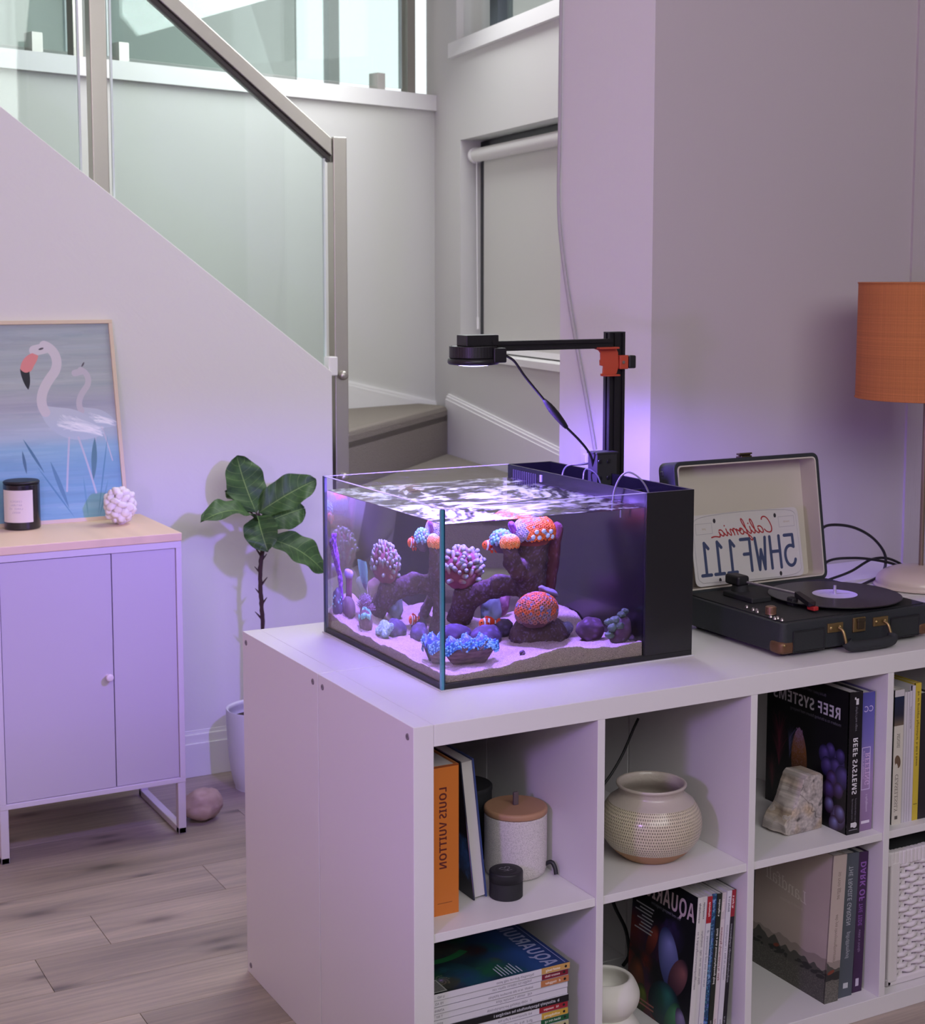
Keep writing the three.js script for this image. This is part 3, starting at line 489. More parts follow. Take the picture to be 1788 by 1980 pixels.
{
  const t = thing('small_tin', 'small black round tin with a faint emblem on its lid', 'tin', [0.2355, SH, -0.092]);
  obj('tin', lathe([[0, 0], [0.0295, 0], [0.031, 0.0015], [0.031, 0.029], [0.0304, 0.03], [0.0304, 0.031], [0, 0.031]], 56), blackMatte, t);
  obj('lid', lathe([[0, 0.0505], [0.0285, 0.0505], [0.0305, 0.049], [0.0314, 0.047], [0.0314, 0.0315], [0, 0.0315]], 56), mat([0.013, 0.013, 0.016], 0.55), t);
  const e = canvasTex(128, 128, (c) => { c.fillStyle = '#17171a'; c.fillRect(0, 0, 128, 128); c.strokeStyle = '#8f8c93'; c.lineWidth = 4; c.beginPath(); c.moveTo(30, 40); c.lineTo(52, 30); c.lineTo(64, 48); c.lineTo(78, 30); c.lineTo(98, 40); c.lineTo(88, 62); c.lineTo(70, 70); c.lineTo(64, 92); c.lineTo(58, 70); c.lineTo(40, 62); c.closePath(); c.stroke(); c.beginPath(); c.moveTo(36, 84); c.lineTo(92, 88); c.stroke(); });
  obj('emblem', new THREE.CircleGeometry(0.02, 40).rotateX(-Math.PI / 2).translate(0, 0.0508, 0), printed(e, 0.6), t);
}
tag(obj('strap', tube([[0.345, SH + 0.004, -0.155], [0.352, SH + 0.02, -0.145], [0.3605, SH + 0.026, -0.135], [0.364, SH + 0.016, -0.128], [0.364, SH + 0.005, -0.124]], 0.0042, 24, 8).scale(1, 1, 1), black), 'small black curved strap on the shelf beside the speckled canister', 'strap');
// cell 1, lower: a pile of magazines lying flat, spines forward
const magPaper = mat([0.70, 0.69, 0.69], 0.55);
{
  const r = rng(44), W = 0.292, D = 0.212, th = 0.01225, n = 18;
  const seq = ['#c79a5a', '#7d1d30', '#b9774c', null, null, 'black', '#9c2431', '#c9a03e', '#1d5a35', '#b9b38a', '#3d66a8', '#a1283e', '#7d1d30', null, '#1d5a35', '#c79a5a', null, '#3d66a8'];
  const words = ['yellow-tan', 'maroon', 'orange-tan', 'plain white', 'second plain white', 'black', 'red', 'golden', 'green', 'cream', 'blue', 'crimson'];
  const cover = printed(canvasTex(512, 704, mirrored((c, w, h) => {
    const g = c.createLinearGradient(0, 0, 0, h); g.addColorStop(0, '#22366a'); g.addColorStop(0.22, '#2b4d84'); g.addColorStop(0.5, '#1b3140'); g.addColorStop(1, '#141414'); c.fillStyle = g; c.fillRect(0, 0, w, h);
    coralArt(c, w, h, 5, ['30,90,60', '60,30,30', '40,60,110', '70,70,60', '30,80,90'], 22, 0.35);
    c.strokeStyle = 'rgba(40,130,70,.8)'; c.lineWidth = 40; c.beginPath(); c.moveTo(330, 360); c.quadraticCurveTo(250, 480, 300, 620); c.stroke();
    c.font = 'bold 108px sans-serif'; c.fillStyle = '#9ea3c4'; c.fillText('AQUARIUM', 14, 118, w - 30); c.fillStyle = '#8a90b8'; c.fillRect(10, 16, w - 20, 5);
    c.fillStyle = '#b9bccc'; for (let i = 0; i < 7; i++) c.fillRect(20, 230 + i * 17, 60 + (i * 37) % 50, 6);
    for (let k = 0; k < 60; k++) { c.fillStyle = `rgba(${150 + k},${120 + k},${190 - k},.35)`; c.beginPath(); c.arc(110 + Math.cos(k) * (k * 0.8), 590 + Math.sin(k) * k * 0.7, 5, 0, 7); c.fill(); }
    c.fillStyle = '#a9a9a6'; c.fillRect(14, h - 96, 110, 80); c.fillStyle = '#222'; for (let k = 0; k < 26; k++) c.fillRect(20 + k * 3.8, h - 90, (k * 7) % 3 + 1, 60);
  })), 0.3);
  for (let i = 0; i < n; i++) {
    const y = T + (n - 1 - i) * th + 0.0002 * (n - i), col = seq[i], dark = col === 'black';
    const sp = spineTex(1024, 44, dark ? '#16161c' : '#d6d2da', (c, w, h) => {
      c.save();
      if (col && !dark) { c.fillStyle = col; c.fillRect(0, 0, 196 + r() * 20, h); c.fillStyle = 'rgba(240,235,230,.9)'; c.font = 'bold 22px sans-serif'; c.fillText(gibber(r, 12), 62, 30, 120); c.fillStyle = '#1a1a1a'; c.beginPath(); c.arc(30, 22, 9, 0, 7); c.fill(); }
      c.fillStyle = dark ? '#c9c9d2' : '#5d5a66'; c.font = (dark ? 'bold 26px' : '22px') + ' sans-serif'; c.fillText(gibber(r, 26 + (i % 3) * 6), 250 + (dark ? -180 : 20), 31, dark ? 640 : 330); c.fillText(gibber(r, 5).toUpperCase(), w - 110, 31, 80);
      c.fillStyle = dark ? '#333' : '#8d8a95'; c.fillRect(0, h - 2, w, 2); c.restore();
    });
    const t = thing('magazine', i < words.length ? `flat magazine with a ${words[i]} spine end, ${i === 0 ? 'topmost of the pile' : 'under the ' + words[i - 1] + ' one'}` : 'magazine hidden at the bottom of the flat pile', 'magazine', [0.046 + (r() - 0.5) * 0.004, y, -0.036 + (r() - 0.5) * 0.004], (r() - 0.5) * 0.012, 'magazines piled flat in the first lower cell');
    obj('cover', merge([b2(0, W, th - 0.0006, th, -D, -0.0006), b2(0, W, 0, 0.0006, -D, -0.0006), bx(W, th, 0.0012, W / 2, th / 2, -0.0006)], true), [i === 0 ? cover : magPaper, magPaper, printed(sp, 0.35)], t);
    if (i === 0) { const g = t.children[0].geometry, a = g.attributes.uv, p = g.attributes.position; for (let k = 0; k < 36; k++) a.setXY(k, (p.getZ(k) + D) / D, p.getX(k) / W); }
    obj('pages', b2(0.002, W - 0.001, 0.0007, th - 0.0007, -D + 0.001, -0.0013), paper, t);
  }
}
// cell 2, upper: the stoneware pot
{
  const t = thing('stoneware_pot', 'round stoneware pot with a cream textured glaze and bare clay foot', 'pot', [0.586, SH, -0.13]);
  const dots = dataTex(256, 128, (x, y) => { const row = Math.floor(y / 8), u = (x + (row % 2) * 4) % 8 - 4, v = y % 8 - 4; const k = u * u * 0.9 + v * v * 0.45 < 2.6 ? 0 : 1; return [k * 255, k * 255, k * 255]; }, false);
  const glaze = dataTex(256, 128, (x, y) => { const row = Math.floor(y / 8), u = (x + (row % 2) * 4) % 8 - 4, v = y % 8 - 4, k = (u * u * 0.9 + v * v * 0.45 < 2.6 ? 0.62 : 1) * (0.92 + 0.16 * rng(x * 31 + y * 717)()); return [205 * k, 192 * k, 168 * k]; });
  obj('foot', lathe([[0, 0], [0.05, 0], [0.056, 0.003], [0.072, 0.015], [0.0835, 0.027], [0.0825, 0.0275], [0, 0.0275]], 72), mat([0.42, 0.235, 0.125], 0.8), t);
  obj('belly', lathe(smoothProfile([[0.0835, 0.0265], [0.0955, 0.045], [0.1, 0.07], [0.096, 0.093], [0.084, 0.114]], 40), 96), phys([1, 1, 1], 0.35, { map: rep(glaze, 4, 1), bumpMap: rep(dots, 4, 1), bumpScale: 0.0012, clearcoat: 0.5, clearcoatRoughness: 0.15 }), t);
  obj('neck', lathe(smoothProfile([[0.084, 0.114], [0.072, 0.123], [0.0645, 0.131], [0.065, 0.139], [0.069, 0.145], [0.068, 0.149], [0.063, 0.148], [0.0605, 0.140], [0.061, 0.131], [0.068, 0.12], [0.085, 0.1], [0.09, 0.07], [0.07, 0.03], [0, 0.02]], 90), 96), phys([0.50, 0.43, 0.38], 0.35, { clearcoat: 0.5, clearcoatRoughness: 0.15, bumpMap: rep(cloud, 6, 2), bumpScale: 0.0008 }), t);
}
{
  tag(obj('power_cable', tube([[0.715, 0.59, -0.36], [0.7036, 0.5701, -0.36], [0.6713, 0.5106, -0.36], [0.6351, 0.4655, -0.36], [0.60, 0.43, -0.365], [0.57, SH + 0.004, -0.37]], 0.0028, 40, 8), black), 'thin black cable hanging behind the stoneware pot', 'cable');
  tag(obj('power_cable', tube([[0.63, T + C - 0.002, -0.385], [0.645, 0.25, -0.37], [0.6582, 0.1887, -0.36], [0.6897, 0.1246, -0.36], [0.6973, 0.065, -0.36], [0.69, T + 0.004, -0.37]], 0.004, 40, 8), black), 'black cable hanging behind the upright aquarium magazines', 'cable');
}
// cell 2, lower: ring vase and upright magazines
tag(obj('ring_vase', lathe(smoothProfile([[0, 0.001], [0.045, 0.001], [0.066, 0.018], [0.069, 0.04], [0.052, 0.068], [0.050, 0.072], [0.062, 0.09], [0.0655, 0.112], [0.057, 0.134], [0.049, 0.1425], [0.044, 0.1415], [0.044, 0.136], [0.052, 0.118], [0.052, 0.1], [0.035, 0.085], [0, 0.08]], 110), 80), mat([0.72, 0.69, 0.64], 0.7)), 'cream ceramic vase of two stacked rings at the left of the second lower cell', 'vase').position.set(0.4635, T, -0.1);
{
  const r = rng(71), th = 0.0118, specs = [
    ['#d8d4d2', '#3b3540', null, 'white spine with dark lettering, first of the row'], ['#d4d0d0', '#3b3540', null, 'white spine with dark lettering, second of the row'], ['#d2d0d6', '#4a4a60', '#a82330', 'white spine with a red upper block'],
    ['#29486e', '#9cc0e6', null, 'mottled blue spine'], ['#1f2620', '#e4e4e0', null, 'dark green spine with white lettering'], ['#d8ccd0', '#7a3d48', '#c9bcc2', 'white spine with small red marks on top'], ['#d2cdd6', '#55556a', null, 'plain white spine next to the black one'], ['#17151b', '#bdbdc6', '#93202c', 'black spine with a red top block']];
  const front = printed(canvasTex(512, 704, mirrored((c, w, h) => {
    c.fillStyle = '#121318'; c.fillRect(0, 0, w, h);
    coralArt(c, w, h, 31, ['120,40,30', '50,40,80', '60,30,60', '140,60,40'], 16, 0.38);
    const blob = (x, y, rx, ry, a, c0, c1) => { c.save(); c.translate(x, y); c.rotate(a); const g = c.createRadialGradient(-rx * 0.3, -ry * 0.5, 4, 0, 0, Math.max(rx, ry)); g.addColorStop(0, c0); g.addColorStop(1, c1); c.fillStyle = g; c.beginPath(); c.ellipse(0, 0, rx, ry, 0, 0, 7); c.fill(); c.restore(); };
    blob(190, 370, 80, 150, 0.3, '#8a93c8', '#26304f'); blob(110, 430, 60, 110, -0.5, '#8a5a58', '#2a1d28'); blob(200, 600, 130, 110, 0.2, '#2f6f5f', '#101a26'); blob(130, 640, 50, 100, -0.5, '#4f9a60', '#123024'); blob(430, 560, 60, 110, 0.2, '#7a3f22', '#241410'); blob(390, 640, 50, 70, 0, '#6a7a28', '#22280f'); blob(330, 330, 35, 90, -0.4, '#97443c', '#401a1c'); blob(60, 640, 40, 80, 0.4, '#8f86a8', '#2a2838');
    c.font = 'bold 118px sans-serif'; c.fillStyle = '#cdb9bd'; c.fillText('AQUARIUM', 16, 128, w - 24); c.font = '20px sans-serif'; c.fillStyle = '#9b9ba6'; c.fillText('the reef keeping magazine', 120, 156, 260);
    c.fillStyle = '#b9b9c0'; for (let i = 0; i < 8; i++) c.fillRect(330 + (i % 3) * 8, 180 + i * 18, 150 - (i * 41) % 70, 7); c.fillStyle = '#a06058'; c.fillRect(280, h - 60, 160, 8); c.fillRect(280, h - 40, 130, 8);
  })), 0.28);
  for (let i = 0; i < 8; i++) {
    const [bg, ink, block, words] = specs[i], H = 0.292 - (i % 3) * 0.001, D = 0.212;
    const sp = spineTex(44, 1024, bg, (c, w, h) => {
      if (i === 3) { for (let k = 0; k < 160; k++) { c.fillStyle = `rgba(${60 + r() * 100},${110 + r() * 90},${170 + r() * 80},.5)`; c.beginPath(); c.arc(r() * w, r() * h, 2 + r() * 7, 0, 7); c.fill(); } }
      if (block) { c.fillStyle = block; c.fillRect(0, 0, w, 190); }
      down(c, gibber(r, 10), 22, 40, 'bold 22px sans-serif', block ? '#f0e0e0' : ink, 140); down(c, gibber(r, 34), 22, 240, (i > 3 && i < 6 ? 'bold ' : '') + '24px sans-serif', ink, 420); down(c, gibber(r, 8), 22, 900, '22px sans-serif', ink, 90);
    });
    const t = thing('magazine', `upright magazine with a ${words}`, 'magazine', [0.609 + i * th, T, -0.03 - (i % 2) * 0.002], 0, 'magazines standing in the second lower cell'); t.rotation.z = -0.068;
    const plain = mat(i === 4 || i === 7 ? [0.03, 0.03, 0.03] : [0.6, 0.58, 0.6], 0.4), w = th - 0.0004;
    obj('cover', merge([b2(0, 0.0006, 0, H, -D, -0.0006), b2(w - 0.0006, w, 0, H, -D, -0.0006), bx(w, H, 0.0012, w / 2, H / 2, -0.0006)], true), [i === 0 ? front : plain, plain, printed(sp, 0.35)], t);
    obj('pages', b2(0.0006, w - 0.0006, 0.001, H - 0.001, -D + 0.002, -0.0014), paper, t);
  }
}
// cell 3, upper
{
  const cover = printed(canvasTex(768, 896, mirrored((c, w, h) => {
    c.fillStyle = '#0e0d12'; c.fillRect(0, 0, w, h);
    const plume = (x, y, len, a, col, n) => { for (let i = 0; i < n; i++) { const t = i / n, q = a + (rnd() - 0.5) * 1.3; c.strokeStyle = `rgba(${col},${0.15 + 0.25 * rnd()})`; c.lineWidth = 2 + 3 * rnd(); c.beginPath(); c.moveTo(x, y - len * t * 0.6); c.quadraticCurveTo(x + Math.cos(q) * len * 0.2, y - len * t * 0.6 + Math.sin(q) * len * 0.3, x + Math.cos(q) * len * 0.36, y - len * t * 0.6 + Math.sin(q) * len * 0.42); c.stroke(); } }; const rnd = rng(17);
    plume(640, 640, 380, -1.57, '110,40,60', 120); plume(700, 820, 260, -1.4, '90,40,50', 70); plume(540, 560, 240, -1.9, '90,90,140', 60);
    const g = c.createLinearGradient(0, 330, 0, 640); g.addColorStop(0, '#8c6a9a'); g.addColorStop(0.5, '#8a5530'); g.addColorStop(1, '#4a2a1c'); c.fillStyle = g; c.beginPath(); c.moveTo(450, 330); c.bezierCurveTo(380, 380, 350, 560, 390, 680); c.lineTo(500, 680); c.bezierCurveTo(540, 540, 520, 380, 450, 330); c.fill();
    for (let i = 0; i < 240; i++) { const y = 340 + rnd() * 320, k = (y - 340) / 320; c.fillStyle = `rgba(${170 - k * 60},${130 - k * 60},${190 - k * 140},.6)`; c.beginPath(); c.arc(450 + (rnd() - 0.5) * (60 + 110 * k), y, 4, 0, 7); c.fill(); }
    const lump = (x, y, s, c0, c1) => { const q = c.createRadialGradient(x - s * 0.2, y - s * 0.4, 2, x, y, s); q.addColorStop(0, c0); q.addColorStop(1, c1); c.fillStyle = q; c.beginPath(); c.ellipse(x, y, s * 0.8, s, 0, 0, 7); c.fill(); };
    for (const [x, y, s] of [[100, 460, 90], [90, 600, 90], [90, 820, 90], [60, 430, 60], [150, 400, 60], [215, 430, 50], [110, 500, 55], [190, 510, 50], [50, 540, 60], [140, 580, 55], [80, 640, 55], [170, 660, 60], [60, 780, 70], [170, 760, 55], [120, 860, 60]]) lump(x + (rnd() - 0.5) * 24, y + (rnd() - 0.5) * 24, s * (0.8 + 0.5 * rnd()), y > 700 ? '#8388bd' : '#5f4f98', y > 560 ? '#2c1a2c' : '#1c1638');
    c.font = 'bold 104px sans-serif'; c.fillStyle = '#c9c4cc'; c.fillText('REEF SYSTEMS', 70, 190, 640); c.font = '26px sans-serif'; c.fillStyle = '#7d7a86'; c.fillText('Build your reef from the ground up', 210, 76, 420); c.fillText('modern to a thriving future reef keeping', 70, 232, 600);
  })), 0.35);
  const sp = spineTex(128, 1088, '#121116', (c) => { down(c, 'REEF SYSTEMS', 62, 345, 'bold 66px sans-serif', '#dcd9de', 440); down(c, gibber(rng(1), 18), 62, 110, '26px sans-serif', '#9a97a2', 190); down(c, gibber(rng(2), 24), 46, 815, '22px sans-serif', '#8d8a94', 180); down(c, gibber(rng(4), 22), 80, 815, '20px sans-serif', '#8d8a94', 170); c.fillStyle = '#d6d3d8'; c.fillRect(40, 52, 26, 46); c.fillRect(66, 40, 14, 18); c.beginPath(); c.arc(50, 1020, 22, 0, 7); c.fill(); c.fillRect(56, 1000, 34, 34); c.fillStyle = '#8a8890'; c.fillRect(22, 1052, 84, 6); });
  book('book', 'large black reef book with corals on its cover, behind the marble bookend', null, [1.0005, SH, -0.028], [0.0345, 0.2975, 0.256], { spine: printed(sp, 0.35), cover, board: 0.003 });
  const sp2 = spineTex(128, 1088, '#6d62a0', (c, w, h) => { const g = c.createLinearGradient(0, 0, 0, h); g.addColorStop(0, '#4b4a9a'); g.addColorStop(0.35, '#6f66ae'); g.addColorStop(0.6, '#9a7fae'); g.addColorStop(1, '#8a6f94'); c.fillStyle = g; c.fillRect(0, 0, w, h); down(c, 'REEFING', 60, 470, 'bold 62px serif', '#c9a9d2', 260); down(c, gibber(rng(8), 26), 100, 450, '20px sans-serif', '#cbb4dc', 260); down(c, gibber(rng(9), 12), 60, 800, '24px sans-serif', '#d6c8e2', 140); c.strokeStyle = '#cdbde6'; c.lineWidth = 6; for (const x of [40, 88]) { c.beginPath(); c.arc(x, 128, 20, 0.6, 5.4); c.stroke(); } c.strokeRect(34, 430, 80, 330); c.fillStyle = '#ddd3e4'; c.fillRect(24, 1008, 84, 22); });
  book('book', 'lilac spined paperback beside the black reef book', null, [1.0372, SH, -0.032], [0.0345, 0.291, 0.22], { spine: printed(sp2, 0.4), plain: mat([0.16, 0.13, 0.3], 0.45), board: 0.0012 });
}
{ // marble bookend
  const marble = canvasTex(512, 512, (c, w, h) => {
    const id = c.createImageData(w, h);
    for (let y = 0; y < h; y++) for (let x = 0; x < w; x++) {
      const q = nz(x / 150, y / 150, 3) * 2.4 + nz(x / 50, y / 50, 9) * 0.8, s = Math.abs(Math.sin((x * 0.35 - y * 0.3) / 70 + q)), v = 0.96 - 0.42 * Math.pow(1 - s, 14) - 0.34 * Math.max(0, nz(x / 80, y / 80, 20)) - 0.16 * nz(x / 22, y / 22, 30) - 0.08 * nz(x / 7, y / 7, 33), wm = Math.max(0, nz(x / 110, y / 110, 40) + 0.05);
      const o = (y * w + x) * 4; id.data[o] = 190 * v; id.data[o + 1] = (179 - 18 * wm) * v; id.data[o + 2] = (174 - 48 * wm) * v; id.data[o + 3] = 255;
    }
    c.putImageData(id, 0, 0);
  });
  const f = [[0.0, 0.006], [0.012, 0], [0.104, 0], [0.106, 0.004], [0.106, 0.112], [0.1, 0.117], [0.062, 0.119], [0.052, 0.112], [0.04, 0.082], [0.018, 0.045], [0.002, 0.024]];
  let g = poly(f, 0.058, 0.004).translate(0, 0, -0.058); g = mergeVertices(clean(g).deleteAttribute('uv').deleteAttribute('normal'), 1e-5);
  // refine so the hewn side can be roughened
  { const src = g.toNonIndexed(), p = src.attributes.position, out = []; const sub = (a, b, c, n) => { if (!n) { out.push(...a.toArray(), ...b.toArray(), ...c.toArray()); return; } const l = [a.distanceTo(b), b.distanceTo(c), c.distanceTo(a)], k = l.indexOf(Math.max(...l)); if (l[k] < 0.008) return sub(a, b, c, 0); if (k === 0) { const m = a.clone().lerp(b, 0.5); sub(a, m, c, n - 1); sub(m, b, c, n - 1); } else if (k === 1) { const m = b.clone().lerp(c, 0.5); sub(a, b, m, n - 1); sub(a, m, c, n - 1); } else { const m = c.clone().lerp(a, 0.5); sub(a, b, m, n - 1); sub(m, b, c, n - 1); } };
    for (let i = 0; i < p.count; i += 3) sub(V3().fromBufferAttribute(p, i), V3().fromBufferAttribute(p, i + 1), V3().fromBufferAttribute(p, i + 2), 10);
    g = new THREE.BufferGeometry(); g.setAttribute('position', new THREE.Float32BufferAttribute(out, 3)); g = mergeVertices(g, 1e-5);
    const q = g.attributes.position; for (let i = 0; i < q.count; i++) { const x = q.getX(i), y = q.getY(i), z = q.getZ(i), k = Math.min(1, Math.max(0, (0.075 - x) / 0.05)) * (y > 0.002 ? 1 : 0); q.setXYZ(i, x + k * 0.007 * nz(x * 30, y * 40, z * 40), y + k * 0.003 * nz(x * 60, y * 60, z * 60 + 5), z + k * 0.005 * nz(x * 50 + 9, y * 50, z * 30)); } }
  g = toCreasedNormals(g, 0.6); planarUV(g, (x, y, z, nx, ny) => Math.abs(ny) > 0.7 ? [x * 7, z * 7] : Math.abs(nx) > 0.7 ? [z * 7, y * 7] : [x * 7, y * 7]);
  const m = obj('bookend', g, printed(marble, 0.5)); m.position.set(0.8805, SH, -0.083); m.rotation.y = 0.05;
  tag(m, 'cream and grey veined marble bookend with a hewn left side', 'bookend');
}
// cell 3, lower
{
  const land = (c, w, h, off) => {
    const g = c.createLinearGradient(0, 0, 0, h); g.addColorStop(0, '#b5a79c'); g.addColorStop(0.55, '#bdada4'); g.addColorStop(0.7, '#b3a39c'); c.fillStyle = g; c.fillRect(0, 0, w, h);
    c.fillStyle = 'rgba(120,110,104,.55)'; c.beginPath(); c.moveTo(0, h * 0.70 + off); for (let x = 0; x <= w; x += 8) c.lineTo(x, h * (0.705 - 0.03 * nz(x / 60, off, 3)) + 4); c.lineTo(w, h); c.lineTo(0, h); c.fill();
    c.fillStyle = '#4d4b46'; c.beginPath(); c.moveTo(0, h * 0.8); for (let x = 0; x <= w; x += 6) c.lineTo(x, h * (0.79 - 0.05 * (x / w) - 0.05 * nz(x / 50, 4, 7))); c.lineTo(w, h); c.lineTo(0, h); c.fill();
    const r = rng(6); for (let i = 0; i < 2600; i++) { const y = h * (0.84 + 0.16 * r()); const v = 70 + r() * 70; c.fillStyle = `rgba(${v},${v * 0.97},${v * 0.9},.6)`; c.fillRect(r() * w, y, 4, 3); }
    c.fillStyle = '#2c2b2a'; for (let i = 0; i < 26; i++) { c.beginPath(); c.ellipse(r() * w, h * (0.80 + 0.04 * r()), 10 + 30 * r(), 4 + 7 * r(), 0.2, 0, 7); c.fill(); }
    c.fillStyle = '#7a3b2c'; c.beginPath(); c.ellipse(w * 0.66, h * 0.79, 26, 10, 0.3, 0, 7); c.fill();
  };
  const cov = printed(canvasTex(640, 800, mirrored((c, w, h) => { land(c, w, h, 0); c.font = 'italic 90px serif'; c.fillStyle = 'rgba(226,218,210,.75)'; c.save(); c.translate(190, 330); c.rotate(-0.12); c.fillText('Landfall', 0, 0); c.restore(); c.font = '24px sans-serif'; c.fillStyle = 'rgba(210,200,194,.6)'; c.fillText('a coast in pictures', 220, 370); })), 0.55);
  const sp = printed(spineTex(96, 800, '#b9a99f', (c, w, h) => { land(c, w, h, 2); down(c, gibber(rng(5), 13), 48, 90, '30px sans-serif', '#77695f', 150); down(c, gibber(rng(6), 26), 48, 320, '28px sans-serif', '#77695f', 260); }), 0.55);
  book('book', 'beige book with a grey hill landscape cover, leaning in the third lower cell', null, [0.955, T, -0.03], [0.0355, 0.3125, 0.238], { spine: sp, cover: cov, plain: mat([0.45, 0.4, 0.36], 0.5), tilt: -0.050, board: 0.002 });
  book('book', 'slate grey book between the beige landscape book and the dark purple one', null, [0.9965, T, -0.036], [0.037, 0.307, 0.22], { spine: printed(spineTex(96, 800, '#4d545c', (c) => { down(c, 'THE FRAGILE GARDEN', 50, 70, '40px sans-serif', '#b9bcc0', 330); down(c, gibber(rng(7), 14), 50, 420, '32px sans-serif', '#b4b7bb', 170); c.fillStyle = '#c2c4c8'; c.fillRect(30, 720, 34, 30); }), 0.5), plain: mat([0.06, 0.07, 0.085], 0.5), tilt: -0.035, board: 0.003 });
  book('book', 'dark purple paperback against the right side of the third lower cell', null, [1.0395, T, -0.041], [0.026, 0.301, 0.21], { spine: printed(spineTex(96, 800, '#3a1f45', (c) => { down(c, 'DARK OF', 44, 50, 'bold 76px sans-serif', '#8a5aa8', 230); down(c, 'THE TIDE', 50, 290, 'bold 54px sans-serif', '#7d4f9c', 130); down(c, gibber(rng(10), 12), 52, 440, '30px sans-serif', '#9a86aa', 130); c.fillStyle = '#c6bcd0'; c.fillRect(34, 720, 32, 44); }), 0.5), plain: mat([0.05, 0.02, 0.07], 0.5), tilt: -0.030, board: 0.0012 });
}
// cell 4, upper: a short row of books
{
  let x = cellX(3) + 0.032;
  const add = (label, w, h, d, o) => { book('book', label, null, [x, SH, -0.029], [w, h, d], o); x += w + 0.0006; };
  add('white spined book with a brown shape and a dark blue photo at its top', 0.0255, 0.286, 0.23, { spine: printed(spineTex(96, 1024, '#d8cfc8', (c, w, h) => { const g = c.createLinearGradient(0, 0, 0, 270); g.addColorStop(0, '#1b2a52'); g.addColorStop(0.7, '#26273a'); g.addColorStop(0.95, '#6a5a50'); c.fillStyle = '#cfc6d2'; c.fillRect(0, 0, w, 50); c.fillStyle = g; c.fillRect(0, 50, w, 220); down(c, 'MINIMI', 48, 330, '44px serif', '#5a534f', 110); c.fillStyle = '#6d5545'; c.beginPath(); c.ellipse(50, 545, 30, 50, 0.2, 0, 7); c.fill(); c.fillStyle = '#d8cfc8'; c.beginPath(); c.ellipse(60, 580, 12, 24, 0.3, 0, 7); c.fill(); down(c, 'CEASELESSLY', 56, 640, '46px serif', '#5f5751', 290); c.fillStyle = '#5a5350'; c.fillRect(36, 960, 30, 26); }), 0.45), plain: mat([0.6, 0.56, 0.55], 0.5), board: 0.0012 });
  for (const [w, k, h] of [[0.0075, 'first', 0.279], [0.006, 'second', 0.279], [0.0065, 'third', 0.28], [0.0085, 'fourth', 0.29]]) add(`thin white spined booklet, ${k} of four left of the yellow book`, w, h, 0.21, { spine: printed(spineTex(32, 512, '#cfc8d2', (c) => { c.fillStyle = 'rgba(90,80,90,.4)'; c.fillRect(28, 0, 3, 512); if (k === 'third') down(c, gibber(rng(3), 9), 14, 60, '18px sans-serif', '#4a4452', 90); }), 0.5), plain: mat([0.6, 0.57, 0.6], 0.6), board: 0.0008 });
  add('yellow spined book in the fourth upper cell', 0.0155, 0.294, 0.22, { spine: printed(spineTex(64, 1024, '#cbb23c', (c) => { down(c, gibber(rng(12), 40), 32, 60, 'bold 30px sans-serif', '#57491a', 560); c.fillStyle = '#57491a'; c.fillRect(10, 900, 44, 5); }), 0.45), plain: mat([0.5, 0.38, 0.06], 0.5), board: 0.0012 });
  add('black book right of the yellow book at the picture edge', 0.03, 0.27, 0.22, { plain: mat([0.02, 0.016, 0.02], 0.5) });
}
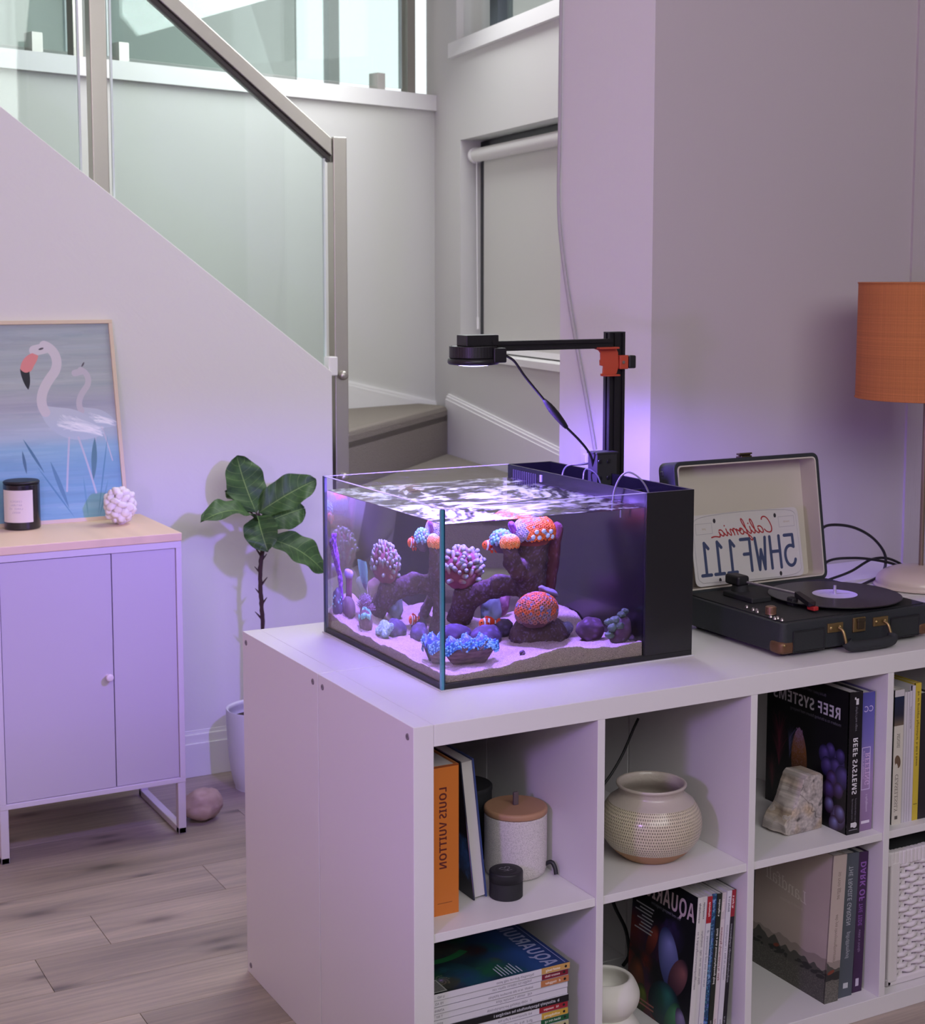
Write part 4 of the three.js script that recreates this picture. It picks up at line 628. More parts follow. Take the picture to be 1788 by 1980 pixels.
// cell 4, lower: woven basket with something dark in it
{
  const x0 = cellX(3) + 0.029, W = 0.285, H = 0.293, D = 0.32, t = thing('woven_basket', 'white woven storage basket in the fourth lower cell', 'basket', [x0, T, -0.026]);
  const m = mat([0.74, 0.68, 0.71], 0.75), r = rng(15);
  for (const [a, b, c, d] of [[0, W, -0.012, 0], [0, W, -D, -D + 0.012], [0, 0.012, -D, 0], [W - 0.012, W, -D, 0]]) {
    const rim = []; const along = b - a > 0.02; const n = 26;
    for (let i = 0; i < n; i++) rim.push(along ? bx((b - a) / n * 1.12, 0.032, 0.018 + 0.002 * r(), a + (b - a) * (i + 0.5) / n, H - 0.016 + 0.001 * r(), (c + d) / 2, 0.004) : bx(0.018, 0.032, (d - c) / n * 1.12, (a + b) / 2, H - 0.016, c + (d - c) * (i + 0.5) / n, 0.004));
    obj('rim', rim, m, t);
    obj('rim', along ? bx(b - a + 0.004, 0.018, 0.016, (a + b) / 2, 0.009, (c + d) / 2, 0.005) : bx(0.016, 0.018, d - c + 0.004, (a + b) / 2, 0.009, (c + d) / 2, 0.005), m, t);
  }
  for (const [px, pz] of [[0.008, -0.006], [W - 0.008, -0.006], [0.008, -D + 0.006], [W - 0.008, -D + 0.006]]) obj('corner_post', bx(0.026, H - 0.03, 0.02, px + (px < 0.1 ? 0.006 : -0.006), H / 2 - 0.006, pz, 0.005), m, t);
  const stake = bx(0.011, H - 0.04, 0.0035, 0, H / 2 - 0.006, -0.0065, 0.001);
  for (let i = 0; i < 9; i++) { const s = obj('stake', stake, m, t); s.position.x = 0.043 + i * 0.025; }
  const strand = (ph) => { const pts = []; for (let i = 0; i <= 40; i++) { const u = i / 40 * (W - 0.03); pts.push([0.015 + u, 0.0008 * Math.sin(i * 1.7 + ph), -0.0065 + 0.0050 * Math.sin((u - 0.028) / 0.025 * Math.PI + ph)]); } return tube(pts, 0.0064, 120, 8).scale(1, 0.88, 1); };
  const sA = strand(Math.PI / 2), sB = strand(-Math.PI / 2);
  for (let i = 0; i < 20; i++) { const s = obj('strand', i % 2 ? sA : sB, m, t); s.position.y = 0.026 + i * 0.01235; }
  for (const [sx, ry] of [[0.006, Math.PI / 2]]) for (let i = 0; i < 20; i++) { const s = obj('strand', i % 2 ? sA : sB, m, t); s.rotation.y = ry; s.position.set(sx + 0.005, 0.026 + i * 0.01235, -0.012); s.scale.x = 1.1; }
  obj('liner', [b2(0.02, W - 0.02, 0.012, 0.018, -D + 0.02, -0.02), b2(0.016, W - 0.016, 0.012, H - 0.03, -D + 0.014, -D + 0.018), b2(W - 0.02, W - 0.016, 0.012, H - 0.03, -D + 0.014, -0.016), b2(0.02, W - 0.02, 0.012, H - 0.035, -0.0205, -0.018)], mat([0.06, 0.055, 0.06], 0.9), t);
  const b = rough(ball(0.115, 0.125, 0.12, 0, 0, 0, 4), 0.025, 14, 2);
  const bag = obj('black_bag', b, mat([0.014, 0.014, 0.018], 0.7)); bag.position.set(x0 + W / 2, T + 0.185, -0.19); tag(bag, 'crumpled black bag inside the white woven basket', 'bag');
}
// ---------------------------------------------------------------- record player in a suitcase
const brass = mat([0.34, 0.24, 0.10], 0.4, { metalness: 0.85 }), leatherette = mat([0.021, 0.024, 0.028], 0.62, { bumpMap: rep(grain, 6, 6), bumpScale: 0.0003 });
{
  const X0 = 0.858, X1 = 1.266, Z0 = -0.405, Z1 = -0.074, Y0 = UH + 0.009, Y1 = UH + 0.071, cx = (X0 + X1) / 2, t = thing('record_player', 'black suitcase record player with its lid open', 'record player', [cx, UH, Z1]);
  const L = (x, y, z) => [x - cx, y - UH, z - Z1], w2 = (X1 - X0) / 2, D = Z1 - Z0;
  const rr = 0.016, outline = (w, d, r) => { const s = new THREE.Shape(); s.moveTo(-w + r, 0); s.lineTo(w - r, 0); s.quadraticCurveTo(w, 0, w, r); s.lineTo(w, d - r); s.quadraticCurveTo(w, d, w - r, d); s.lineTo(-w + r, d); s.quadraticCurveTo(-w, d, -w, d - r); s.lineTo(-w, r); s.quadraticCurveTo(-w, 0, -w + r, 0); return s; };
  obj('body', new THREE.ExtrudeGeometry(outline(w2 - 0.002, D, rr), { depth: Y1 - Y0 - 0.006, bevelEnabled: true, bevelSize: 0.003, bevelThickness: 0.003, bevelOffset: -0.003, bevelSegments: 3 }).rotateX(-Math.PI / 2).translate(0, Y0 - UH + 0.003, 0), leatherette, t);
  obj('deck', new THREE.ExtrudeGeometry(outline(w2 - 0.012, D - 0.02, 0.01), { depth: 0.002, bevelEnabled: false }).rotateX(-Math.PI / 2).translate(0, Y1 - UH, -0.01), blackMatte, t);
  for (const [x, z] of [[-w2 + 0.03, -0.03], [w2 - 0.03, -0.03], [-w2 + 0.03, -D + 0.03], [w2 - 0.03, -D + 0.03]]) obj('foot', lathe([[0, 0], [0.009, 0], [0.011, 0.002], [0.011, 0.0095], [0, 0.0095]], 20).translate(x, 0, z), blackMatte, t);
  // front: grilles, latch, handle and corner guards
  const mesh = dataTex(64, 64, (x, y) => { const k = Math.hypot(x % 8 - 4, y % 8 - 4) < 2.4 ? 14 : 42; return [k, k + 2, k + 4]; });
  for (const [a, b] of [[0.889, 0.967], [1.150, 1.226]]) { const g = obj('speaker', bx(b - a, 0.04, 0.003, (a + b) / 2 - cx, 0.031, 0.0005, 0.0014), printed(rep(mesh, 6, 3), 0.8), t); obj('speaker_rim', [bx(b - a + 0.004, 0.003, 0.003, (a + b) / 2 - cx, 0.052, 0.0012, 0.001), bx(b - a + 0.004, 0.003, 0.003, (a + b) / 2 - cx, 0.01, 0.0012, 0.001), bx(0.003, 0.042, 0.003, a - 0.001 - cx, 0.031, 0.0012, 0.001), bx(0.003, 0.042, 0.003, b + 0.001 - cx, 0.031, 0.0012, 0.001)], black, g); }
  const latch = obj('latch', bx(0.033, 0.03, 0.005, 1.0595 - cx, 0.0495, 0.002, 0.0015), brass, t);
  obj('latch_tongue', [bx(0.018, 0.02, 0.006, 1.0605 - cx, 0.051, 0.006, 0.0015), bx(0.022, 0.007, 0.009, 1.0605 - cx, 0.0595, 0.0055, 0.0015)], mat([0.09, 0.07, 0.04], 0.4, { metalness: 0.7 }), latch);
  for (const x of [0.996, 1.1185]) {
    const br = obj('handle_bracket', [bx(0.04, 0.019, 0.004, x - cx, 0.05, 0.0015, 0.001), lathe([[0, 0.003], [0.003, 0.0025], [0.0042, 0]], 14).rotateX(Math.PI / 2).translate(x - 0.012 - cx, 0.05, 0.0035), lathe([[0, 0.003], [0.003, 0.0025], [0.0042, 0]], 14).rotateX(Math.PI / 2).translate(x + 0.012 - cx, 0.05, 0.0035)], brass, t);
    obj('handle_ring', tube([[x + 0.006 - cx, 0.05, 0.006], [x + 0.009 - cx, 0.045, 0.014], [x + 0.011 - cx, 0.03, 0.02], [x + 0.012 - cx, 0.018, 0.023]], 0.0032, 20, 8), brass, br);
  }
  obj('handle', [tube([[1.007 - cx, 0.024, 0.024], [1.012 - cx, 0.016, 0.0275], [1.03 - cx, 0.0135, 0.03], [1.07 - cx, 0.013, 0.031], [1.11 - cx, 0.0135, 0.03], [1.127 - cx, 0.016, 0.0275], [1.132 - cx, 0.024, 0.024]], 0.0112, 60, 12).scale(1, 1, 1)], leatherette, t);
  const guard = mat([0.17, 0.085, 0.045], 0.45, { metalness: 0.5 });
  for (const sx of [-1, 1]) { const g = rough(ball(0.021, 0.0135, 0.021, 0, 0, 0, 4), 0, 1); const p = g.attributes.position; for (let i = 0; i < p.count; i++) { const x = p.getX(i), y = p.getY(i), z = p.getZ(i), m = Math.pow(Math.pow(Math.abs(x / 0.021), 5) + Math.pow(Math.abs(y / 0.0135), 5) + Math.pow(Math.abs(z / 0.021), 5), -0.2); p.setXYZ(i, x * m, y * m, z * m); } g.computeVertexNormals(); g.translate(sx * (w2 - 0.0195), 0.0205, -0.0195); const c = obj('corner_guard', g, guard, t); obj('rivet', lathe([[0, 0.0022], [0.002, 0.0018], [0.003, 0]], 12).rotateX(Math.PI / 2).translate(sx * (w2 - 0.007), 0.027, 0.0014), brass, c); }
  // deck: platter, tonearm, knob and switches
  const yd = Y1 - UH + 0.002, pc = L(1.113, 0, -0.205), px = pc[0], pz = pc[2];
  obj('platter', lathe([[0, yd + 0.008], [0.088, yd + 0.008], [0.09, yd + 0.006], [0.09, yd], [0, yd]], 64).translate(px, 0, pz), blackMatte, t);
  obj('spindle', cyl(0.0032, 0.0036, 0.022, px, yd + 0.0185, pz, 16), mat([0.7, 0.66, 0.72], 0.3, { metalness: 0.7 }), t);
  const tp = L(0.953, 0, -0.325);
  obj('tonearm_base', [bx(0.052, 0.012, 0.10, tp[0] - 0.004, yd + 0.006, tp[2] + 0.028, 0.003), cyl(0.017, 0.02, 0.02, tp[0], yd + 0.016, tp[2], 28), bx(0.016, 0.018, 0.02, tp[0] + 0.035, yd + 0.009, tp[2] + 0.13, 0.003)], blackMatte, t);
  const arm = obj('tonearm', cylAlong(0.0028, [tp[0], yd + 0.034, tp[2]], L(0.995, 0, -0.185).map((v, i) => i === 1 ? yd + 0.026 : v), 14), mat([0.5, 0.47, 0.47], 0.35, { metalness: 0.8 }), t);
  obj('counterweight', bx(0.032, 0.022, 0.048, tp[0] - 0.004, yd + 0.036, tp[2] - 0.006, 0.006).rotateY(0), black, arm);
  const he = L(0.995, 0, -0.19), hx = L(0.984, 0, -0.128);
  obj('headshell', [new ConvexGeometry([[he[0] - 0.006, yd + 0.03, he[2]], [he[0] + 0.007, yd + 0.03, he[2]], [he[0] - 0.006, yd + 0.02, he[2]], [he[0] + 0.007, yd + 0.02, he[2]], [hx[0] - 0.011, yd + 0.021, hx[2]], [hx[0] + 0.008, yd + 0.021, hx[2]], [hx[0] - 0.011, yd + 0.011, hx[2]], [hx[0] + 0.008, yd + 0.011, hx[2]], [hx[0] - 0.006, yd + 0.016, hx[2] + 0.012]].map((p) => V3(...p)))], black, arm);
  obj('cartridge', bx(0.013, 0.009, 0.022, hx[0] - 0.001, yd + 0.0085, hx[2] + 0.002, 0.002), mat([0.42, 0.03, 0.03], 0.4), arm);
  const kp = L(0.8935, 0, -0.151);
  obj('knob', [lathe([[0, 0.017], [0.0085, 0.017], [0.0102, 0.0155], [0.0105, 0.003], [0.0115, 0.0015], [0.0115, 0], [0, 0]], 32).translate(kp[0], yd, kp[2]), ...Array.from({ length: 26 }, (_, i) => bx(0.0012, 0.013, 0.0012, 0, 0, 0.0106).rotateY(i / 26 * Math.PI * 2).translate(kp[0], yd + 0.009, kp[2]))], mat([0.30, 0.17, 0.11], 0.35, { metalness: 0.6 }), t);
  const chrome = mat([0.4, 0.36, 0.36], 0.3, { metalness: 0.9 });
  for (const [x, z] of [[0.889, -0.222], [0.884, -0.195], [0.879, -0.175], [0.885, -0.185], [0.872, -0.125], [0.868, -0.107], [0.876, -0.108], [0.872, -0.09]]) { const q = L(x, 0, z); obj('switch', lathe([[0, 0.006], [0.0022, 0.006], [0.003, 0.004], [0.0045, 0.0012], [0.0045, 0], [0, 0]], 16).translate(q[0], yd, q[2]), chrome, t); }
  // lid, hinged at the back and leaning
  const lid = new THREE.Group(); lid.name = 'lid'; lid.position.set(0.001, Y1 - UH - 0.002, -D + 0.006); lid.rotation.x = -0.155; t.add(lid);
  const H = 0.292, dp = 0.058;
  const shell = outline(w2 + 0.001, H, 0.02); shell.holes.push(outline(w2 - 0.0085, H - 0.018, 0.012).getPoints(8).reduce((p, v) => { p.push(new THREE.Vector2(v.x, v.y + 0.009)); return p; }, []).length ? new THREE.Path(outline(w2 - 0.0085, H - 0.018, 0.012).getPoints(8).map((v) => new THREE.Vector2(v.x, v.y + 0.009))) : null);
  obj('lid_shell', [new THREE.ExtrudeGeometry(shell, { depth: dp - 0.004, bevelEnabled: true, bevelSize: 0.002, bevelThickness: 0.002, bevelOffset: -0.002, bevelSegments: 2 }).translate(0, 0, -dp + 0.002), new THREE.ExtrudeGeometry(outline(w2, H, 0.02), { depth: 0.004, bevelEnabled: false }).translate(0, 0, -dp)], leatherette, lid);
  const cream = mat([0.56, 0.50, 0.44], 0.85), lin = outline(w2 - 0.0085, H - 0.018, 0.012), lh = outline(w2 - 0.0115, H - 0.024, 0.010);
  lin.holes.push(new THREE.Path(lh.getPoints(8).map((v) => new THREE.Vector2(v.x, v.y + 0.003))));
  obj('lid_lining', [new THREE.ExtrudeGeometry(lin, { depth: dp - 0.004, bevelEnabled: false }).translate(0, 0.009, -dp + 0.0045), new THREE.ExtrudeGeometry(outline(w2 - 0.009, H - 0.019, 0.012), { depth: 0.002, bevelEnabled: false }).translate(0, 0.0095, -dp + 0.0041)], cream, lid);
  obj('lid_catch', [bx(0.03, 0.005, 0.02, 0.004, H + 0.001, -0.018, 0.001), bx(0.036, 0.004, 0.012, -0.004, H + 0.008, -0.006, 0.001), cylAlong(0.003, [-0.014, H + 0.005, -0.012], [0.016, H + 0.005, -0.012], 10)], mat([0.1, 0.075, 0.04], 0.45, { metalness: 0.7 }), lid);
  for (const s of [-1, 1]) obj('lid_corner', bx(0.006, 0.012, 0.012, s * (w2 + 0.0005), H - 0.024, -dp + 0.013, 0.0025), black, lid);
  // the record itself lies on the platter
  const rec = thing('vinyl_record', 'black vinyl record with a pale lilac label on the platter', 'record', [1.113, UH + yd + 0.008, -0.205]);
  const ringsTex = dataTex(512, 16, (x) => { const k = 110 + 60 * Math.sin(x * 1.9) + 50 * (rng(x)() - 0.5); return [k, k, k]; }, false);
  const prof = [[0, 0.0005], [0.05, 0.0026], [0.135, 0.0026], [0.139, 0.003], [0.1405, 0.002], [0.14, 0.0006], [0.05, 0.0003], [0, 0]].reverse();
  obj('disc', planarUV(lathe(prof, 120), (x, y, z) => [Math.hypot(x, z) / 0.14, Math.atan2(x, z)]), mat([0.012, 0.012, 0.013], 0.3, { bumpMap: ringsTex, bumpScale: 0.00025 }), rec);
  const lab = canvasTex(256, 256, mirrored((c) => { c.fillStyle = '#c9bfda'; c.fillRect(0, 0, 256, 256); c.fillStyle = '#8478a4'; c.font = '18px sans-serif'; c.textAlign = 'center'; ['SIDE ONE STEREO', 'LONG PLAY', 'TRACKS 1-5'].forEach((s, i) => c.fillText(s, 128, 90 + i * 24)); }));
  obj('label', planarUV(lathe([[0.047, 0.0027], [0.0475, 0.0032], [0.003, 0.0034]], 60), (x, y, z) => [0.5 + x / 0.1, 0.5 - z / 0.1]), printed(lab, 0.6), rec);
}
{ // number plate leaning inside the lid
  const W = 0.305, H = 0.157, t = thing('number_plate', 'mirror-written number plate leaning inside the open lid', 'number plate', [1.047, UH + 0.083, -0.4035]);
  t.rotation.set(-0.20, 0.0, 0.0, 'YXZ');
  const plate = canvasTex(1024, 528, mirrored((c, w, h) => {
    const g = c.createLinearGradient(0, 0, 0, h); g.addColorStop(0, '#c6c0be'); g.addColorStop(1, '#cdc7c8'); c.fillStyle = g; c.fillRect(0, 0, w, h);
    c.strokeStyle = 'rgba(110,104,118,.5)'; c.lineWidth = 3; c.strokeRect(46, 66, 150, 78); c.strokeRect(828, 66, 150, 78); c.font = '20px sans-serif'; c.fillStyle = 'rgba(150,120,80,.7)'; c.fillText('month', 92, 112); c.fillText('year', 884, 112);
    // 'California' in a brush script
    c.strokeStyle = '#9c2127'; c.lineCap = 'round'; c.lineJoin = 'round'; c.lineWidth = 10; c.save(); c.translate(236, 40); c.transform(1, 0, -0.22, 1, 26, 0);
    const S = (...segs) => { c.beginPath(); c.moveTo(segs[0][0], segs[0][1]); for (const q of segs.slice(1)) q.length === 6 ? c.bezierCurveTo(...q) : q.length === 4 ? c.quadraticCurveTo(...q) : c.lineTo(...q); c.stroke(); };
    S([104, 32], [96, 6, 60, 4, 44, 34], [22, 74, 20, 132, 58, 134], [80, 134, 92, 122, 100, 108]);
    S([156, 84], [132, 70, 112, 96, 116, 122], [122, 142, 146, 130, 158, 96], [152, 120, 152, 134, 166, 130], [176, 126, 182, 116, 188, 108]);
    S([188, 108], [214, 70, 222, 30, 212, 22], [198, 20, 186, 90, 194, 124], [202, 138, 214, 124, 222, 108]);
    S([232, 78], [228, 104, 226, 132, 240, 130], [252, 124, 258, 112, 264, 104]); S([238, 52], [240, 54]);
    S([262, 106], [292, 66, 304, 18, 292, 14], [272, 20, 276, 90, 262, 150], [254, 182, 238, 190, 236, 172], [238, 150, 270, 130, 296, 112]);
    S([322, 84], [302, 84, 294, 110, 304, 126], [320, 138, 340, 116, 334, 94], [330, 84, 320, 84, 318, 92], [326, 108, 344, 104, 354, 94]);
    S([354, 94], [362, 80, 364, 92, 358, 130]); S([360, 112], [368, 86, 380, 78, 392, 84], [392, 104, 388, 128, 390, 130]);
    S([390, 118], [400, 88, 414, 78, 420, 90], [420, 110, 412, 130, 424, 130], [436, 124, 440, 114, 446, 106]);
    S([456, 80], [452, 106, 450, 132, 462, 130], [474, 124, 480, 112, 484, 106]); S([462, 54], [464, 56]);
    S([522, 86], [502, 74, 484, 98, 486, 120], [492, 140, 514, 128, 526, 98], [520, 122, 522, 138, 540, 134], [564, 128, 580, 126, 606, 134]);
    c.restore();
    // 5HWF111
    c.strokeStyle = '#3a4465'; c.lineWidth = 25; const y0 = 210, y1 = 448;
    const P = (pts) => { c.beginPath(); pts.forEach((p, i) => i ? c.lineTo(...p) : c.moveTo(...p)); c.stroke(); };
    c.beginPath(); c.moveTo(158, y0); c.lineTo(80, y0); c.lineTo(78, y0 + 92); c.bezierCurveTo(110, y0 + 66, 168, y0 + 84, 164, y0 + 160); c.bezierCurveTo(158, y1 + 10, 84, y1 + 16, 70, y0 + 190); c.stroke();
    P([[212, y0], [212, y1]]); P([[300, y0], [300, y1]]); P([[212, 324], [300, 324]]);
    P([[346, y0], [368, y1], [394, y0 + 90], [420, y1], [442, y0]]);
    P([[578, y0], [494, y0], [494, y1]]); P([[494, 322], [556, 322]]);
    for (const x of [676, 796, 916]) { P([[x - 34, y0 + 42], [x, y0], [x, y1]]); P([[x - 42, y1], [x + 42, y1]]); }
    c.fillStyle = '#241f26'; for (const [x, y] of [[226, 52], [800, 52], [226, 494], [800, 494]]) { c.beginPath(); c.ellipse(x, y, 12, 17, 0, 0, 7); c.fill(); }
  }));
  const rs = new THREE.Shape(), r = 0.016, w = W / 2; rs.moveTo(-w + r, 0); rs.lineTo(w - r, 0); rs.quadraticCurveTo(w, 0, w, r); rs.lineTo(w, H - r); rs.quadraticCurveTo(w, H, w - r, H); rs.lineTo(-w + r, H); rs.quadraticCurveTo(-w, H, -w, H - r); rs.lineTo(-w, r); rs.quadraticCurveTo(-w, 0, -w + r, 0);
  obj('plate', planarUV(new THREE.ExtrudeGeometry(rs, { depth: 0.0012, bevelEnabled: true, bevelSize: 0.0006, bevelThickness: 0.0006, bevelOffset: -0.0006, bevelSegments: 2 }), (x, y) => [(x + w) / W, y / H]), printed(plate, 0.55), t);
  const ridge = tube([[-w + 0.02, 0.0075, 0.0012], [w - 0.02, 0.0075, 0.0012], [w - 0.009, 0.016, 0.0012], [w - 0.0075, 0.03, 0.0012], [w - 0.0075, H - 0.03, 0.0012], [w - 0.009, H - 0.016, 0.0012], [w - 0.02, H - 0.0075, 0.0012], [-w + 0.02, H - 0.0075, 0.0012], [-w + 0.009, H - 0.016, 0.0012], [-w + 0.0075, H - 0.03, 0.0012], [-w + 0.0075, 0.03, 0.0012], [-w + 0.009, 0.016, 0.0012], [-w + 0.02, 0.0075, 0.0012]], 0.0013, 200, 6);
  obj('ridge', ridge, mat([0.48, 0.45, 0.46], 0.5), t);
}
{ // leads behind the record player
  const y = UH + 0.004, z = -0.6, g = 'black leads behind the record player';
  tag(obj('audio_lead', tube([[1.36, 0.90, -0.55], [1.443, 0.9149, z], [1.5273, 0.9032, z], [1.6, 0.865, z], [1.636, 0.82, z], [1.632, 0.785, z], [1.60, y + 0.004, z + 0.01], [1.55, y, z + 0.03], [1.45, y, -0.52]], 0.0036, 80, 8), black), 'black lead arching in a high loop behind the open record player lid', 'cable', g);
  tag(obj('audio_lead', tube([[1.36, 0.80, -0.55], [1.4495, 0.826, z], [1.53, 0.826, z], [1.6, 0.815, z], [1.66, 0.80, z + 0.005], [1.69, 0.785, z + 0.02], [1.702, y + 0.004, z + 0.03], [1.70, y, -0.5]], 0.0034, 80, 8), black), 'black lead running almost straight to the lamp base behind the record player', 'cable', g);
  tag(obj('audio_lead', tube([[1.36, y + 0.004, -0.57], [1.45, y + 0.006, z - 0.01], [1.53, 0.79, z - 0.01], [1.60, 0.815, z - 0.01], [1.655, 0.812, z - 0.01], [1.70, 0.79, z], [1.715, y + 0.003, z + 0.01], [1.715, y, -0.5]], 0.0034, 80, 8), black), 'black lead crossing over the other two behind the record player', 'cable', g);
}
{ // table lamp, unlit
  const t = thing('table_lamp', 'orange fabric shade table lamp with a pale base at the right edge', 'lamp', [1.648, UH, -0.49]), r = 0.168;
  const linen = canvasTex(512, 512, (c, w, h) => { const id = c.createImageData(w, h), rr = rng(2), cx2 = Array.from({ length: w }, () => rr()), cy2 = Array.from({ length: h }, () => rr()); for (let y = 0; y < h; y++) for (let x = 0; x < w; x++) { const v = 0.86 + 0.10 * cx2[x] + 0.12 * cy2[y] + 0.06 * (rr() - 0.5), o = (y * w + x) * 4; id.data[o] = 190 * v; id.data[o + 1] = 116 * v; id.data[o + 2] = 68 * v; id.data[o + 3] = 255; } c.putImageData(id, 0, 0); });
  linen.wrapS = THREE.RepeatWrapping;
  obj('lamp_shade', [new THREE.CylinderGeometry(r, r + 0.001, 0.278, 72, 1, true).translate(0, 0.606, 0), new THREE.CylinderGeometry(r - 0.0015, r - 0.0005, 0.278, 72, 1, true).translate(0, 0.606, 0), new THREE.TorusGeometry(r, 0.002, 8, 72).rotateX(Math.PI / 2).translate(0, 0.745, 0), new THREE.TorusGeometry(r + 0.001, 0.002, 8, 72).rotateX(Math.PI / 2).translate(0, 0.467, 0)], printed(rep(linen, 3, 1), 0.95, { side: THREE.DoubleSide }), t);
  const ring = mat([0.3, 0.28, 0.26], 0.4, { metalness: 0.7 });
  obj('shade_spider', [cylAlong(0.002, [-r + 0.002, 0.72, 0], [r - 0.002, 0.72, 0], 8), cylAlong(0.002, [0, 0.72, -r + 0.002], [0, 0.72, r - 0.002], 8)], ring, t);
  obj('pole', cyl(0.006, 0.006, 0.68, 0, 0.38, 0, 20), mat([0.26, 0.19, 0.14], 0.4, { metalness: 0.6 }), t);
  obj('bulb', lathe(smoothProfile([[0, 0.09], [0.02, 0.083], [0.03, 0.06], [0.022, 0.03], [0.013, 0.01], [0.013, 0]], 24), 24).translate(0, 0.56, 0), mat([0.75, 0.72, 0.7], 0.3), t);
  obj('base', lathe(smoothProfile([[0, 0.052], [0.03, 0.05], [0.075, 0.042], [0.102, 0.026], [0.108, 0.008], [0.105, 0.001], [0, 0.001]], 40), 64), phys([0.62, 0.50, 0.47], 0.3, { clearcoat: 0.4 }), t);
}
// ---------------------------------------------------------------- the aquarium light on its arm
const LED = [0.388, 1.3445, -0.495];
{
  const t = thing('aquarium_light', 'black aquarium lamp on a slotted post and arm over the tank', 'lamp', [0.735, UH + 0.3385, -0.5]);
  const L = (x, y, z) => [x - 0.735, y - UH - 0.3385, z + 0.5];
  const extr = (w, d, len, slot = 0.006) => { const s = new THREE.Shape(), e = slot / 2, q = 0.004, a = w / 2, b = d / 2; const side = (pts) => pts.forEach((p) => s.lineTo(...p)); s.moveTo(-a, -b); side([[-a / 2 - e, -b], [-a / 2 - e, -b + q], [-a / 2 + e, -b + q], [-a / 2 + e, -b], [a / 2 - e, -b], [a / 2 - e, -b + q], [a / 2 + e, -b + q], [a / 2 + e, -b], [a, -b], [a, -e], [a - q, -e], [a - q, e], [a, e], [a, b], [a / 2 + e, b], [a / 2 + e, b - q], [a / 2 - e, b - q], [a / 2 - e, b], [-a / 2 + e, b], [-a / 2 + e, b - q], [-a / 2 - e, b - q], [-a / 2 - e, b], [-a, b], [-a, e], [-a + q, e], [-a + q, -e], [-a, -e], [-a, -b]]); return new THREE.ExtrudeGeometry(s, { depth: len, bevelEnabled: false }); };
  const alu = mat([0.014, 0.013, 0.015], 0.38, { metalness: 0.2 });
  obj('post', extr(0.04, 0.024, 0.325).rotateZ(Math.PI / 2 * 0).rotateX(-Math.PI / 2).translate(...L(0.7385, 1.078, -0.5)), alu, t);
  obj('post_cap', bx(0.041, 0.003, 0.025, ...L(0.7385, 1.4045, -0.5), 0.001), black, t);
  obj('arm', extr(0.02, 0.02, 0.315, 0.005).rotateY(-Math.PI / 2).translate(...L(0.72, 1.3815, -0.487)), alu, t);
  const head = obj('lamp_head', [lathe([[0, 0.014], [0.048, 0.014], [0.052, 0.012], [0.053, 0.008], [0.053, 0.004], [0.0505, 0.001], [0.044, 0], [0.04, 0.003], [0, 0.003]], 64).translate(...L(...LED)), cyl(0.044, 0.044, 0.024, ...L(LED[0], LED[1] + 0.026, LED[2]), 48), bx(0.03, 0.03, 0.06, ...L(LED[0] + 0.036, LED[1] + 0.02, LED[2] + 0.02), 0.003)], alu, t);
  for (let i = 0; i < 44; i++) { const a = i / 44 * Math.PI * 2; obj('fin', bx(0.0035, 0.024, 0.012, 0.0475, 0, 0, 0.0012).rotateY(a).translate(...L(LED[0], LED[1] + 0.0262, LED[2])).translate(0, 0, 0), alu, head); }
  obj('mount_block', [bx(0.075, 0.023, 0.044, ...L(LED[0] + 0.008, LED[1] + 0.0495, LED[2] + 0.004), 0.002), cylAlong(0.006, L(LED[0] + 0.035, LED[1] + 0.047, LED[2] + 0.024), L(LED[0] + 0.035, LED[1] + 0.047, LED[2] + 0.028), 16)], alu, t);
  obj('led_lens', lathe([[0, -0.0035], [0.02, -0.003], [0.034, -0.001], [0.04, 0.003]], 40).translate(...L(LED[0], LED[1], LED[2])), mat([0.6, 0.6, 0.9], 0.3, { emissive: new THREE.Color(0.55, 0.5, 1), emissiveIntensity: 12 }), t);
  // clamp block with its bolts, and the orange holder
  const cl = obj('clamp_block', [bx(0.052, 0.068, 0.036, ...L(0.702, 1.112, -0.487), 0.002), bx(0.056, 0.004, 0.04, ...L(0.702, 1.1475, -0.487), 0.001)], blackMatte, t);
  for (const [dz, dy] of [[-0.0, 0.018], [-0.0, -0.018], [0.001, 0.018], [0.001, -0.018]]) { const k = dz ? 0.011 : -0.011; obj('bolt', lathe([[0, 0.002], [0.0045, 0.002], [0.005, 0.001], [0.005, 0]], 16).rotateX(Math.PI / 2).translate(...L(0.6945 + k, 1.112 + dy, -0.469)), mat([0.05, 0.05, 0.06], 0.3, { metalness: 0.8 }), cl); }
  const orange = mat([0.46, 0.062, 0.028], 0.5);
  const hold = new THREE.Shape([[0.0, 0.062], [0.043, 0.062], [0.052, 0.059], [0.057, 0.05], [0.0585, 0.02], [0.054, 0.006], [0.044, 0.0], [0.016, 0.001], [0.0155, 0.005], [0.02, 0.0065], [0.0215, 0.022], [0.013, 0.024], [0.0125, 0.034], [0.0145, 0.036], [0.014, 0.05], [0.009, 0.056], [0.0, 0.059]].map((p) => new THREE.Vector2(...p)));
  const ho = obj('orange_holder', [new THREE.ExtrudeGeometry(hold, { depth: 0.0035, bevelEnabled: true, bevelSize: 0.0006, bevelThickness: 0.0006, bevelSegments: 2 }).translate(...L(0.677, 1.312, -0.4835)), bx(0.05, 0.004, 0.02, ...L(0.703, 1.3725, -0.474), 0.001), bx(0.036, 0.004, 0.02, ...L(0.713, 1.314, -0.474), 0.0015), bx(0.022, 0.03, 0.012, ...L(0.748, 1.341, -0.481), 0.002)], orange, t);
  obj('clamp_screw', [cylAlong(0.0035, L(0.745, 1.341, -0.4765), L(0.745, 1.341, -0.473), 12)], steel, ho);
  obj('clamp_knob', bx(0.018, 0.028, 0.022, ...L(0.770, 1.341, -0.486), 0.003), black, t);
